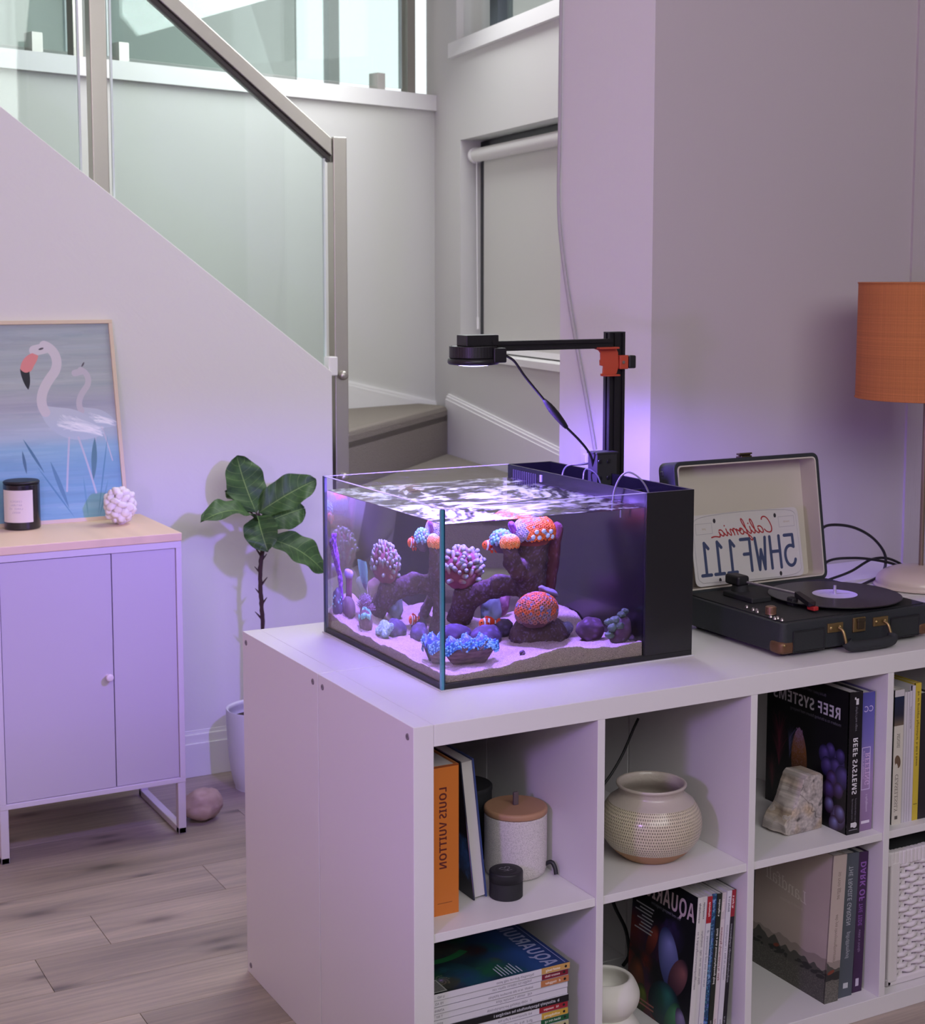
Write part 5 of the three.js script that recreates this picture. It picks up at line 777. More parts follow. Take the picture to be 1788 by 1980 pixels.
  const cab = obj('power_cable', [tube([L(0.452, 1.362, -0.47), L(0.468, 1.352, -0.468), L(0.495, 1.32, -0.47), L(0.547, 1.266, -0.474)], 0.0028, 40, 8), tube([L(0.603, 1.2065, -0.476), L(0.635, 1.178, -0.476), L(0.655, 1.158, -0.478), L(0.668, 1.14, -0.48), L(0.682, 1.11, -0.49)], 0.0028, 40, 8)], black, t);
  const a = V3(...L(0.545, 1.268, -0.474)), b = V3(...L(0.605, 1.2045, -0.476)), pl = lathe([[0, 0], [0.0035, 0], [0.0055, 0.01], [0.0075, 0.022], [0.0072, 0.026], [0.008, 0.027], [0.008, 0.05], [0.0066, 0.07], [0.0045, 0.084], [0, 0.086]], 20); pl.applyQuaternion(new THREE.Quaternion().setFromUnitVectors(V3(0, 1, 0), b.clone().sub(a).normalize())).translate(...a.toArray());
  obj('connector', pl, black, cab);
  const light = new THREE.SpotLight(new THREE.Color(0.27, 0.15, 1.0), 5.4, 0, 1.53, 0.16, 2); light.name = 'aquarium_lamp_light'; light.position.set(LED[0], LED[1] - 0.034, LED[2]); light.target.position.set(LED[0], 0, LED[2]); light.shadow.radius = 1.4; light.castShadow = true; scene.add(light, light.target); light.target.name = 'aquarium_lamp_aim';
}
// ---------------------------------------------------------------- the aquarium
const A = { x0: 0.150, x1: 0.719, z0: -0.7255, z1: -0.183, y0: UH, y1: 1.1025, g: 0.006, base: 0.777, water: 1.0725, div: 0.6045 };
{
  const t = thing('aquarium', 'glass reef aquarium with a black filter chamber on its right', 'aquarium', [A.x0, A.y0, A.z1]);
  const bb = (a, b, c, d, e, f, r) => b2(a, b, c, d, e, f, r).translate(-A.x0, -A.y0, -A.z1);
  const acr = mat([0.005, 0.005, 0.006], 0.22);
  obj('base_mat', bb(A.x0 - 0.0035, A.x1 + 0.003, A.y0, A.y0 + 0.0022, A.z0 - 0.003, A.z1 + 0.0035), mat([0.6, 0.58, 0.62], 0.7), t);
  obj('base_plate', bb(A.x0, A.x1, A.y0 + 0.0022, A.base - 0.0006, A.z0, A.z1, 0.0006), black, t);
  const y0 = A.base - 0.0004;
  obj('front_pane', bb(A.x0 + 0.0006, A.div, y0, A.y1, A.z1 - A.g, A.z1), tankGlass, t);
  obj('left_pane', bb(A.x0, A.x0 + A.g, y0, A.y1, A.z0 + A.g, A.z1 - A.g - 0.0002), tankGlass, t);
  obj('back_pane', bb(A.x0, A.div, y0, A.y1, A.z0, A.z0 + A.g), tankGlass, t);
  const cut = phys([0.06, 0.25, 0.34], 0.12, { clearcoat: 0.5 }), cutDark = mat([0.008, 0.03, 0.06], 0.2), rimM = mat([0.50, 0.50, 0.52], 0.3);
  obj('pane_edge', bb(A.x0 - 0.0004, A.x0 + 0.0052, A.y0 + 0.0022, A.y1 - 0.001, A.z1 - 0.0065, A.z1 + 0.0004), cut, t);
  obj('pane_edge', bb(A.x0 + 0.0048, A.x0 + 0.0075, A.y0 + 0.0022, A.y1 - 0.001, A.z1 - 0.0075, A.z1 + 0.0005), cutDark, t);
  obj('pane_edge', bb(A.x0 - 0.0004, A.x0 + 0.0006, A.y0 + 0.0022, A.y1, A.z0 - 0.0002, A.z0 + 0.009), cutDark, t);
  obj('pane_edge', bb(A.x0 + 0.0006, A.x0 + 0.006, A.y0 + 0.0022, A.y1 - 0.001, A.z0 + 0.004, A.z0 + 0.008), mat([0.12, 0.13, 0.16], 0.25), t);
  obj('rim', [bb(A.x0, A.div, A.y1 - 0.0006, A.y1 + 0.0004, A.z1 - A.g, A.z1), bb(A.x0, A.x0 + A.g, A.y1 - 0.0006, A.y1 + 0.0004, A.z0, A.z1), bb(A.x0, A.div, A.y1 - 0.0006, A.y1 + 0.0004, A.z0, A.z0 + A.g)], phys([0.62, 0.63, 0.64], 0.2, { transmission: 0.5, thickness: 0 }), t);
  // black chamber
  obj('chamber_front', bb(A.div, A.x1, y0, A.y1, A.z1 - A.g, A.z1, 0.0004), mat([0.016, 0.016, 0.017], 0.28), t);
  obj('chamber_side', bb(A.x1 - A.g, A.x1, y0, A.y1, A.z0, A.z1 - A.g - 0.0002, 0.0004), acr, t);
  obj('chamber_back', bb(A.div, A.x1 - A.g, y0, A.y1, A.z0, A.z0 + A.g, 0.0004), acr, t);
  obj('chamber_wall', [bb(A.div, A.div + 0.005, y0, A.y1 - 0.0005, A.z0 + A.g, A.z1 - A.g - 0.0002, 0.0004)], acr, t);
  obj('chamber_partition', [bb(A.div + 0.005, A.x1 - A.g, y0, A.y1 - 0.03, -0.545, -0.54), bb(A.div + 0.005, A.x1 - A.g, y0, A.y1 - 0.02, -0.36, -0.355), bb(A.div + 0.005, A.x1 - A.g, A.y1 - 0.07, A.y1 - 0.064, A.z0 + A.g, A.z1 - A.g)], black, t);
  for (let i = 0; i < 11; i++) obj('comb_tooth', bb(A.div - 0.0022, A.div + 0.001, 1.062, 1.093, -0.70 + i * 0.0095, -0.6955 + i * 0.0095, 0.0008), mat([0.03, 0.03, 0.035], 0.35), t);
  obj('comb_clip', bb(A.div - 0.003, A.div + 0.006, 1.078, 1.0935, -0.583, -0.576, 0.0008), mat([0.2, 0.2, 0.23], 0.4), t);
}
{ // leads in the chamber and the looped fibre at the front
  const y = A.y1;
  tag(obj('pump_lead', [tube([[0.628, y - 0.055, -0.52], [0.63, y - 0.01, -0.535], [0.645, y + 0.012, -0.54], [0.672, y + 0.018, -0.515], [0.70, y + 0.022, -0.505]], 0.0024, 40, 8), tube([[0.65, y - 0.055, -0.47], [0.652, y - 0.01, -0.485], [0.662, y + 0.01, -0.49], [0.676, y - 0.0, -0.47], [0.684, y - 0.055, -0.45]], 0.0022, 40, 8)], mat([0.05, 0.05, 0.06], 0.35)), 'thin dark pump leads arching out of the black filter chamber', 'cable');
  tag(obj('sensor_lead', tube([[0.593, 1.045, -0.288], [0.593, 1.075, -0.285], [0.593, 1.105, -0.275], [0.598, 1.128, -0.262], [0.606, 1.136, -0.252], [0.618, 1.13, -0.24], [0.632, 1.112, -0.23], [0.642, 1.085, -0.226], [0.645, 1.045, -0.226]], 0.0019, 70, 8), mat([0.22, 0.21, 0.26], 0.3)), 'thin grey sensor lead looped over the edge of the black filter chamber', 'cable');
}
const IN = { x0: A.x0 + A.g + 0.0012, x1: A.div - 0.0028, z0: A.z0 + A.g + 0.0012, z1: A.z1 - A.g - 0.0012 };
// sand
const bump = (x, z, cx, cz, sx, sz, h) => h * Math.exp(-(((x - cx) / sx) ** 2) - (((z - cz) / sz) ** 2));
const sandY = (x, z) => 0.796 + 0.006 * nz(x * 16, 3, z * 16) + 0.003 * nz(x * 45, 9, z * 45) + bump(x, z, 0.27, -0.73, 0.10, 0.07, 0.05) + bump(x, z, 0.56, -0.60, 0.07, 0.1, 0.036) + bump(x, z, 0.42, -0.19, 0.10, 0.05, 0.017) - bump(x, z, 0.19, -0.20, 0.09, 0.12, 0.006) + bump(x, z, 0.6, -0.2, 0.08, 0.08, 0.006) - bump(x, z, 0.25, -0.285, 0.07, 0.05, 0.004);
{
  const nx = 150, nzs = 150, P = [], ix = [], X = (i) => IN.x0 + (IN.x1 - IN.x0) * i / nx, Z = (j) => IN.z0 + (IN.z1 - IN.z0) * j / nzs, r = rng(90);
  for (let j = 0; j <= nzs; j++) for (let i = 0; i <= nx; i++) P.push(X(i), sandY(X(i), Z(j)) + (r() - 0.5) * 0.0014, Z(j));
  const id = (i, j) => j * (nx + 1) + i;
  for (let j = 0; j < nzs; j++) for (let i = 0; i < nx; i++) ix.push(id(i, j), id(i, j + 1), id(i + 1, j), id(i + 1, j), id(i, j + 1), id(i + 1, j + 1));
  const wall = (ids) => { const b = P.length / 3; for (const k of ids) { P.push(P[k * 3], P[k * 3 + 1], P[k * 3 + 2], P[k * 3], A.base, P[k * 3 + 2]); } for (let k = 0; k < ids.length - 1; k++) { const a = b + k * 2; ix.push(a, a + 1, a + 2, a + 2, a + 1, a + 3); } };
  const rowI = (j, rev) => { const a = Array.from({ length: nx + 1 }, (_, i) => id(i, j)); return rev ? a.reverse() : a; }, colI = (i, rev) => { const a = Array.from({ length: nzs + 1 }, (_, j) => id(i, j)); return rev ? a.reverse() : a; };
  wall(rowI(nzs)); wall(rowI(0, true)); wall(colI(0)); wall(colI(nx, true));
  const g = new THREE.BufferGeometry(); g.setAttribute('position', new THREE.Float32BufferAttribute(P, 3)); g.setIndex(ix); g.computeVertexNormals();
  planarUV(g, (x, y, z, a, b, c) => Math.abs(b) > 0.5 ? [x * 6, z * 6] : Math.abs(c) > 0.5 ? [x * 6, y * 6] : [z * 6, y * 6]);
  const st = dataTex(512, 512, (x, y) => { const a = rng((x >> 1) * 7349 + (y >> 1) * 9151)(), b = rng(x * 31 + y * 1777)(), v = 0.70 + 0.34 * a + 0.16 * (b - 0.5) - (a < 0.05 ? 0.3 : 0); return [200 * v, 180 * v, 160 * v]; });
  const s = obj('sand_bed', g, printed(rep(st, 1, 1), 0.95, { bumpMap: grain, bumpScale: 0.0008 }));
  stuff(s); tag(s, 'pale coral sand covering the aquarium floor', 'sand');
}
{ // the water: its surface lets the lamp through, its sides bend what is seen through them
  const t = thing('aquarium_water', 'clear rippled water filling the glass aquarium', 'water', [0, 0, 0]); t.userData.kind = 'stuff';
  const e = 0.0006, x0 = IN.x0 - e, x1 = IN.x1 + 0.0015, z0 = IN.z0 - e, z1 = IN.z1 + e, yb = A.base + 0.0002, yt = A.water;
  const quad = (a, b, c, d) => { const g = new THREE.BufferGeometry(); g.setAttribute('position', new THREE.Float32BufferAttribute([...a, ...b, ...c, ...a, ...c, ...d], 3)); g.computeVertexNormals(); return g; };
  const solid = phys([1, 1, 1], 0, { transmission: 1, thickness: 0.3, ior: 1.335 });
  obj('water_body', [quad([x0, yb, z1], [x1, yb, z1], [x1, yt, z1], [x0, yt, z1]), quad([x0, yb, z0], [x0, yb, z1], [x0, yt, z1], [x0, yt, z0]), quad([x1, yb, z0], [x0, yb, z0], [x0, yt, z0], [x1, yt, z0])], solid, t);
  const n = 110, P = [], ix = [], S = (u, v) => 0.0016 * nz(u * 9, 2, v * 16) + 0.0011 * nz(u * 22, 7, v * 40) + 0.0006 * nz(u * 50, 4, v * 95);
  for (let j = 0; j <= n; j++) for (let i = 0; i <= n; i++) { const x = x0 + (x1 - x0) * i / n, z = z0 + (z1 - z0) * j / n, edge = Math.min(1, Math.min(i, n - i, j, n - j) / 5); P.push(x, yt + S(x + z * 0.4, z) * (0.35 + 0.65 * edge) + 0.0012 * (1 - edge), z); }
  for (let j = 0; j < n; j++) for (let i = 0; i < n; i++) { const a = j * (n + 1) + i; ix.push(a, a + n + 1, a + 1, a + 1, a + n + 1, a + n + 2); }
  const g = new THREE.BufferGeometry(); g.setAttribute('position', new THREE.Float32BufferAttribute(P, 3)); g.setIndex(ix); g.computeVertexNormals();
  planarUV(g, (x, y, z) => [(x - z * 0.5) * 2.6, (z + x * 0.5) * 1.5]);
  const ripple = dataTex(256, 256, (x, y) => { const a = x / 256 * Math.PI * 2, b = y / 256 * Math.PI * 2, f = (k, s) => noise.noise(Math.cos(a) * k + s, Math.sin(a) * k + Math.cos(b) * k * 2.2, Math.sin(b) * k * 2.2), v = 58 + 95 * f(0.9, 3) + 70 * f(2.4, 7) + 40 * f(6, 1); return [v, Math.max(8, Math.min(105, v)), v]; }, false);
  obj('water_surface', g, phys([0.96, 0.97, 1], 1.0, { transmission: 1, thickness: 0, ior: 1.5, roughnessMap: ripple }), t);
}
// ---------------------------------------------------------------- the reef
const vc = (rgh = 0.8, o = {}) => mat([1, 1, 1], rgh, { vertexColors: true, ...o });
const reefMat = vc(0.9, { bumpMap: rep(grain, 3, 3), bumpScale: 0.0006 });
const speckled = (base, spot, amt, f = 260) => (x, y, z) => { const n = nz(x * f, y * f, z * f) + 0.4 * nz(x * f * 2.3, y * f * 2.3, z * f * 2.3), b = 0.85 + 0.4 * nz(x * 30, y * 30, z * 30); return lerp3(base.map((v) => v * b), spot, (n - (0.35 - amt)) * 3); };
const uvless = (g) => planarUV(g, (x, y, z) => [x * 4 + z * 2.3, y * 4 + z * 1.3]);
// polyps: small discs with a centre, set over part of an ellipsoid
function polyps(c, rad, count, size, keep, col, seed, ringed = false) {
  const out = [], r = rng(seed), up = V3(0, 1, 0);
  for (let i = 0; i < count; i++) {
    const y = 1 - 2 * (i + 0.5) / count, a = i * 2.39996, q = Math.sqrt(1 - y * y), d = V3(Math.cos(a) * q, y, Math.sin(a) * q); if (!keep(d.x, d.y, d.z, r())) continue;
    const nrm = V3(d.x / rad[0], d.y / rad[1], d.z / rad[2]).normalize(), s = size * (0.75 + 0.5 * r()), k = col(d.x, d.y, d.z, r());
    const g = new THREE.LatheGeometry([[0, 0.35], [0.35, 0.25], [0.55, 0.55], [0.95, 0.5], [1, 0.2], [0.5, -0.6]].map((p) => new THREE.Vector2(p[0] * s, p[1] * s)), 8);
    tint(g, (x, yy, z) => { const m = Math.hypot(x, z) / s; return ringed ? (m < 0.4 ? k.map((v) => v * 0.35) : m < 0.75 ? k : k.map((v, n) => v * [0.75, 0.7, 0.9][n])) : m < 0.4 ? k.map((v) => v * 0.6) : k; });
    g.applyQuaternion(new THREE.Quaternion().setFromUnitVectors(up, nrm)).translate(c[0] + d.x * rad[0], c[1] + d.y * rad[1], c[2] + d.z * rad[2]); out.push(g);
  }
  return out;
}
const rockCol = speckled([0.10, 0.06, 0.05], [0.17, 0.12, 0.20], 0.12, 420);
{ // main rock: mound, trunk, arm and legs grown together
  const f = (x, y, z) => {
    let d = Math.hypot((x - 0.462) / 1.2, (y - 0.80) / 0.72, (z + 0.425) / 1.15) * 1.0 - 0.055;
    d = smin(d, capsule(x, y, z, [0.462, 0.80, -0.45], [0.462, 0.94, -0.47], 0.032, 0.026), 0.03);
    d = smin(d, capsule(x, y, z, [0.462, 0.93, -0.47], [0.468, 0.985, -0.473], 0.030, 0.034), 0.02);
    d = smin(d, capsule(x, y, z, [0.45, 0.91, -0.458], [0.428, 0.936, -0.448], 0.022, 0.019), 0.02);
    d = smin(d, capsule(x, y, z, [0.442, 0.915, -0.455], [0.404, 0.952, -0.44], 0.02, 0.0155), 0.018);
    d = smin(d, capsule(x, y, z, [0.404, 0.952, -0.44], [0.399, 0.982, -0.438], 0.0155, 0.0165), 0.01);
    d = smin(d, capsule(x, y, z, [0.45, 0.895, -0.48], [0.413, 0.893, -0.535], 0.019, 0.019), 0.02);
    d = smin(d, capsule(x, y, z, [0.413, 0.893, -0.535], [0.368, 0.865, -0.612], 0.019, 0.027), 0.02);
    d = smin(d, capsule(x, y, z, [0.368, 0.865, -0.612], [0.372, 0.80, -0.682], 0.026, 0.027), 0.02);
    d = smin(d, capsule(x, y, z, [0.47, 0.89, -0.49], [0.512, 0.79, -0.60], 0.014, 0.014), 0.015);
    return d + 0.0035 * nz(x * 55, y * 55, z * 55) + 0.0018 * nz(x * 140, y * 140, z * 140);
  };
  const g = sdf(f, [0.31, 0.77, -0.74], [0.56, 1.04, -0.34], 84);
  const o = obj('reef_rock', uvless(tint(g, rockCol)), reefMat); tag(o, 'tall brown reef rock with a trunk, arm and legs in the aquarium', 'rock');
}
{ // maroon finger sponge beside the trunk
  const f = (x, y, z) => { let d = capsule(x, y, (z + 0.49) * 0.8 - 0.49, [0.497, 0.84, -0.49], [0.536, 1.008, -0.497], 0.021, 0.012); d = smin(d, capsule(x, y, z, [0.50, 0.79, -0.48], [0.50, 0.86, -0.485], 0.02, 0.018), 0.02); return d + 0.003 * nz(x * 70, y * 40, z * 70); };
  const o = obj('finger_sponge', uvless(tint(sdf(f, [0.45, 0.77, -0.55], [0.575, 1.04, -0.43], 44), speckled([0.14, 0.035, 0.05], [0.2, 0.08, 0.16], 0.05))), reefMat); tag(o, 'tall maroon finger sponge right of the reef rock trunk', 'sponge');
}
function mound(name, label, c, rad, n, size, keep, col, under, seed, ringed) {
  const t = thing(name, label, 'coral', c); const g = rough(ball(rad[0] * 0.97, rad[1] * 0.97, rad[2] * 0.97, 0, 0, 0, 4), rad[0] * 0.08, 40, seed);
  obj('coral_body', uvless(tint(g, under)), reefMat, t);
  stuff(obj('polyps', polyps([0, 0, 0], rad, n, size, keep, col, seed, ringed), vc(0.6), t)); return t;
}
const OR = [0.95, 0.20, 0.02], LAV = [0.42, 0.44, 0.62], PALE = [0.55, 0.72, 0.80], GRN = [0.16, 0.42, 0.26], TEAL = [0.30, 0.75, 0.70];
mound('zoanthid_colony', 'large orange and pale blue zoanthid colony on top of the reef rock', [0.4685, 1.006, -0.473], [0.0475, 0.036, 0.046], 900, 0.0033, (x, y) => y > -0.35, (x, y, z, r) => {
  const band = y + 0.55 * x - 0.25 * z; if (y > 0.86 || x < -0.62 || y + z < -0.55) return r < 0.7 ? LAV.map((v) => v * 0.7) : LAV; return r < 0.10 ? LAV.map((v) => v * 0.7) : r < 0.4 ? [0.7, 0.12, 0.015] : OR;
}, speckled([0.22, 0.05, 0.04], [0.4, 0.12, 0.06], 0.1), 4);
{ const t = scene.getObjectByName('zoanthid_colony'), g = []; for (const [x, y] of [[-0.012, 0.006], [0.004, 0.007], [-0.019, -0.004], [-0.006, -0.006], [0.014, -0.003], [0.022, 0.004], [0.027, -0.007]]) { const z = 0.046 * Math.sqrt(1 - (x / 0.0475) ** 2 - (y / 0.036) ** 2), b = ball(0.0052, 0.0048, 0.0026, x, y, z + 0.002, 2); b.computeVertexNormals(); g.push(tint(b, PALE)); } stuff(obj('pale_polyps', g, vc(0.5), t)); }
mound('small_zoanthid_colony', 'small orange zoanthid cap on the side branch of the reef rock', [0.3985, 0.993, -0.4375], [0.0205, 0.0175, 0.0205], 240, 0.0027, (x, y) => y > -0.45, (x, y, z, r) => y > 0.75 ? PALE : r < 0.2 ? [0.9, 0.42, 0.12] : [0.92, 0.28, 0.05], [0.25, 0.08, 0.03], 6);
{ // teal branching polyps and purple nubs behind the small cap
  const t = thing('teal_polyp_cluster', 'bright teal star polyp cluster behind the small orange cap', 'coral', [0.399, 0.992, -0.487]), g = [], r = rng(61);
  for (let i = 0; i < 60; i++) { const a = i * 2.4, y = 1 - 1.4 * (i / 60), q = Math.sqrt(Math.max(0, 1 - y * y)), p = V3(Math.cos(a) * q * 0.022, y * 0.018 + 0.003, Math.sin(a) * q * 0.024), b = ball(0.0036 + r() * 0.002, 0.0036 + r() * 0.002, 0.0036 + r() * 0.002, 0, 0, 0, 1); b.computeVertexNormals(); tint(b, r() < 0.75 ? lerp3([0.16, 0.5, 0.5], [0.34, 0.7, 0.75], r()) : [0.25, 0.3, 0.42]); g.push(b.translate(p.x, p.y, p.z)); }
  obj('coral_body', uvless(tint(rough(ball(0.018, 0.02, 0.02, 0, -0.006, 0, 3), 0.003, 80), [0.12, 0.08, 0.1])), reefMat, t); stuff(obj('polyps', g, vc(0.5), t));
}
tag(obj('purple_nub', uvless(tint(rough(mergeVertices(clean(new THREE.CapsuleGeometry(0.0075, 0.014, 6, 14)).deleteAttribute('uv').deleteAttribute('normal')).rotateZ(0.5).translate(0.4175, 1.02, -0.468), 0.0015, 200), speckled([0.25, 0.06, 0.3], [0.5, 0.25, 0.6], 0.2, 500))), reefMat), 'small purple coral nub left of the large orange zoanthid colony', 'coral');
{ // bubble headed leather coral on the arm
  const t = thing('knobbly_coral', 'big maroon coral covered in grey green finger tips on the rock arm', 'coral', [0.357, 0.922, -0.616]), r = rng(33), g = [];
  obj('coral_body', uvless(tint(rough(ball(0.045, 0.043, 0.045, 0, 0.0, 0, 4), 0.006, 45), speckled([0.24, 0.07, 0.085], [0.34, 0.14, 0.16], 0.1))), reefMat, t);
  for (let i = 0; i < 120; i++) {
    const y = 1 - 1.5 * (i + 0.5) / 120, a = i * 2.39996, q = Math.sqrt(1 - y * y), d = V3(Math.cos(a) * q, y, Math.sin(a) * q); if (y < 0 && r() < 0.5 || nz(d.x * 2.2, d.y * 2.2, d.z * 2.2) > 0.28) continue;
    const dir = d.clone().add(V3(r() - 0.5, r() * 0.6, r() - 0.5).multiplyScalar(2.6)).normalize(), len = 0.006 + 0.008 * r(), c = new THREE.CapsuleGeometry(0.0042 + 0.0016 * r(), len, 4, 9); c.translate(0, len * 0.3, 0);
    tint(c, (px, py) => lerp3([0.30, 0.10, 0.11], r() < 2 ? [0.27, 0.32, 0.26] : 0, (py + 0.004) / 0.012));
    c.applyQuaternion(new THREE.Quaternion().setFromUnitVectors(V3(0, 1, 0), dir)).translate(d.x * 0.044, d.y * 0.042, d.z * 0.044); g.push(c);
  }
  stuff(obj('polyps', g, vc(0.6), t));
}
mound('ringed_zoanthid_mound', 'low orange ringed zoanthid mound at the foot of the reef rock', [0.4325, 0.861, -0.37], [0.0455, 0.036, 0.043], 620, 0.0043, (x, y) => y > -0.5, (x, y, z, r) => y < -0.1 ? (r < 0.7 ? [0.35, 0.16, 0.07] : [0.25, 0.2, 0.16]) : r < 0.14 ? LAV.map((v) => v * 0.55) : r < 0.5 ? [0.42, 0.16, 0.07] : OR.map((v) => v * 0.8), speckled([0.13, 0.07, 0.05], [0.2, 0.12, 0.1], 0.1), 9, true);
tag(obj('grey_plate_coral', uvless(tint(rough(ball(0.026, 0.007, 0.017, 0, 0, 0, 3).rotateZ(-0.45).translate(0.468, 0.894, -0.392), 0.003, 90), [0.22, 0.2, 0.26])), reefMat), 'grey plate coral resting on top of the low orange mound', 'coral');
tag(obj('sea_snail', uvless(tint((() => { const g = ball(0.0145, 0.0135, 0.0145, 0, 0, 0, 4); g.computeVertexNormals(); const p = g.attributes.position; for (let i = 0; i < p.count; i++) { const a = Math.atan2(p.getY(i), p.getX(i)), m = Math.hypot(p.getX(i), p.getY(i)), k = 1 + 0.03 * Math.sin(a + m * 900); p.setXYZ(i, p.getX(i) * k, p.getY(i) * k, p.getZ(i) * k); } g.computeVertexNormals(); return g.translate(0.5165, 0.8125, -0.40); })(), speckled([0.20, 0.2, 0.26], [0.3, 0.3, 0.36], 0.1, 300))), reefMat), 'round grey sea snail on the sand right of the orange mound', 'snail');
function stoneIn(name, label, cat, c, rad, col, amp = 0.2, seed = 1) { const g = rough(ball(...rad, 0, 0, 0, 4), rad[0] * amp, 0.9 / rad[0], seed, 3).translate(...c); return tag(obj(name, uvless(tint(g, col)), reefMat), label, cat); }
const darkRock = speckled([0.085, 0.045, 0.055], [0.22, 0.13, 0.26], 0.12, 240), blueRock = speckled([0.08, 0.06, 0.10], [0.15, 0.11, 0.26], 0.2, 420);
stoneIn('dark_rock', 'low dark maroon rock on the sand near the black chamber', 'rock', [0.5445, 0.814, -0.335], [0.031, 0.026, 0.028], darkRock, 0.3, 5);
stoneIn('purple_rock', 'small purple speckled mound in front of the rock legs', 'rock', [0.352, 0.803, -0.452], [0.034, 0.026, 0.029], blueRock, 0.2, 8);
stoneIn('purple_rock', 'flat purple speckled mound between the clam and the green cup coral', 'rock', [0.300, 0.803, -0.515], [0.036, 0.026, 0.03], blueRock, 0.2, 11);
stoneIn('purple_rock', 'purple speckled knob just above the lower clownfish', 'rock', [0.408, 0.806, -0.51], [0.026, 0.024, 0.024], blueRock, 0.18, 15);
stoneIn('pink_rock', 'rough pinkish rock at the back wall under the rock arm', 'rock', [0.462, 0.832, -0.685], [0.036, 0.036, 0.026], speckled([0.24, 0.12, 0.12], [0.40, 0.22, 0.24], 0.2, 200), 0.3, 19);
stoneIn('green_cone_coral', 'dull green cone shaped coral behind the rock legs', 'coral', [0.435, 0.828, -0.635], [0.024, 0.034, 0.022], speckled([0.20, 0.30, 0.22], [0.2, 0.3, 0.22], 0.2, 260), 0.25, 23);
stoneIn('pebble', 'tiny dark pebble alone on the front sand', 'pebble', [0.357, 0.7985, -0.2645], [0.0062, 0.0062, 0.005], darkRock, 0.3, 27);
{
  const t = thing('mossy_rock', 'dark rock with green leather coral at the front right corner of the tank', 'rock', [0.5725, 0.826, -0.247]);
  obj('rock_body', uvless(tint(rough(ball(0.026, 0.032, 0.025, 0.002, -0.003, 0, 4), 0.008, 34, 2, 3), darkRock)), reefMat, t);
  const g = []; for (const [x, y, z, s] of [[-0.020, 0.006, 0.012, 0.011], [-0.026, -0.008, 0.010, 0.010], [-0.012, 0.020, 0.008, 0.011], [0.004, 0.028, 0.004, 0.010], [0.013, 0.033, 0.0, 0.009], [-0.006, 0.010, 0.020, 0.009], [-0.022, 0.016, -0.004, 0.010]]) g.push(tint(rough(ball(s, s * 0.75, s, x, y, z, 3), 0.003, 120, x * 100), speckled([0.09, 0.16, 0.08], [0.2, 0.24, 0.22], 0.12, 300)));
  obj('leather_coral', g.map(uvless), reefMat, t);
}
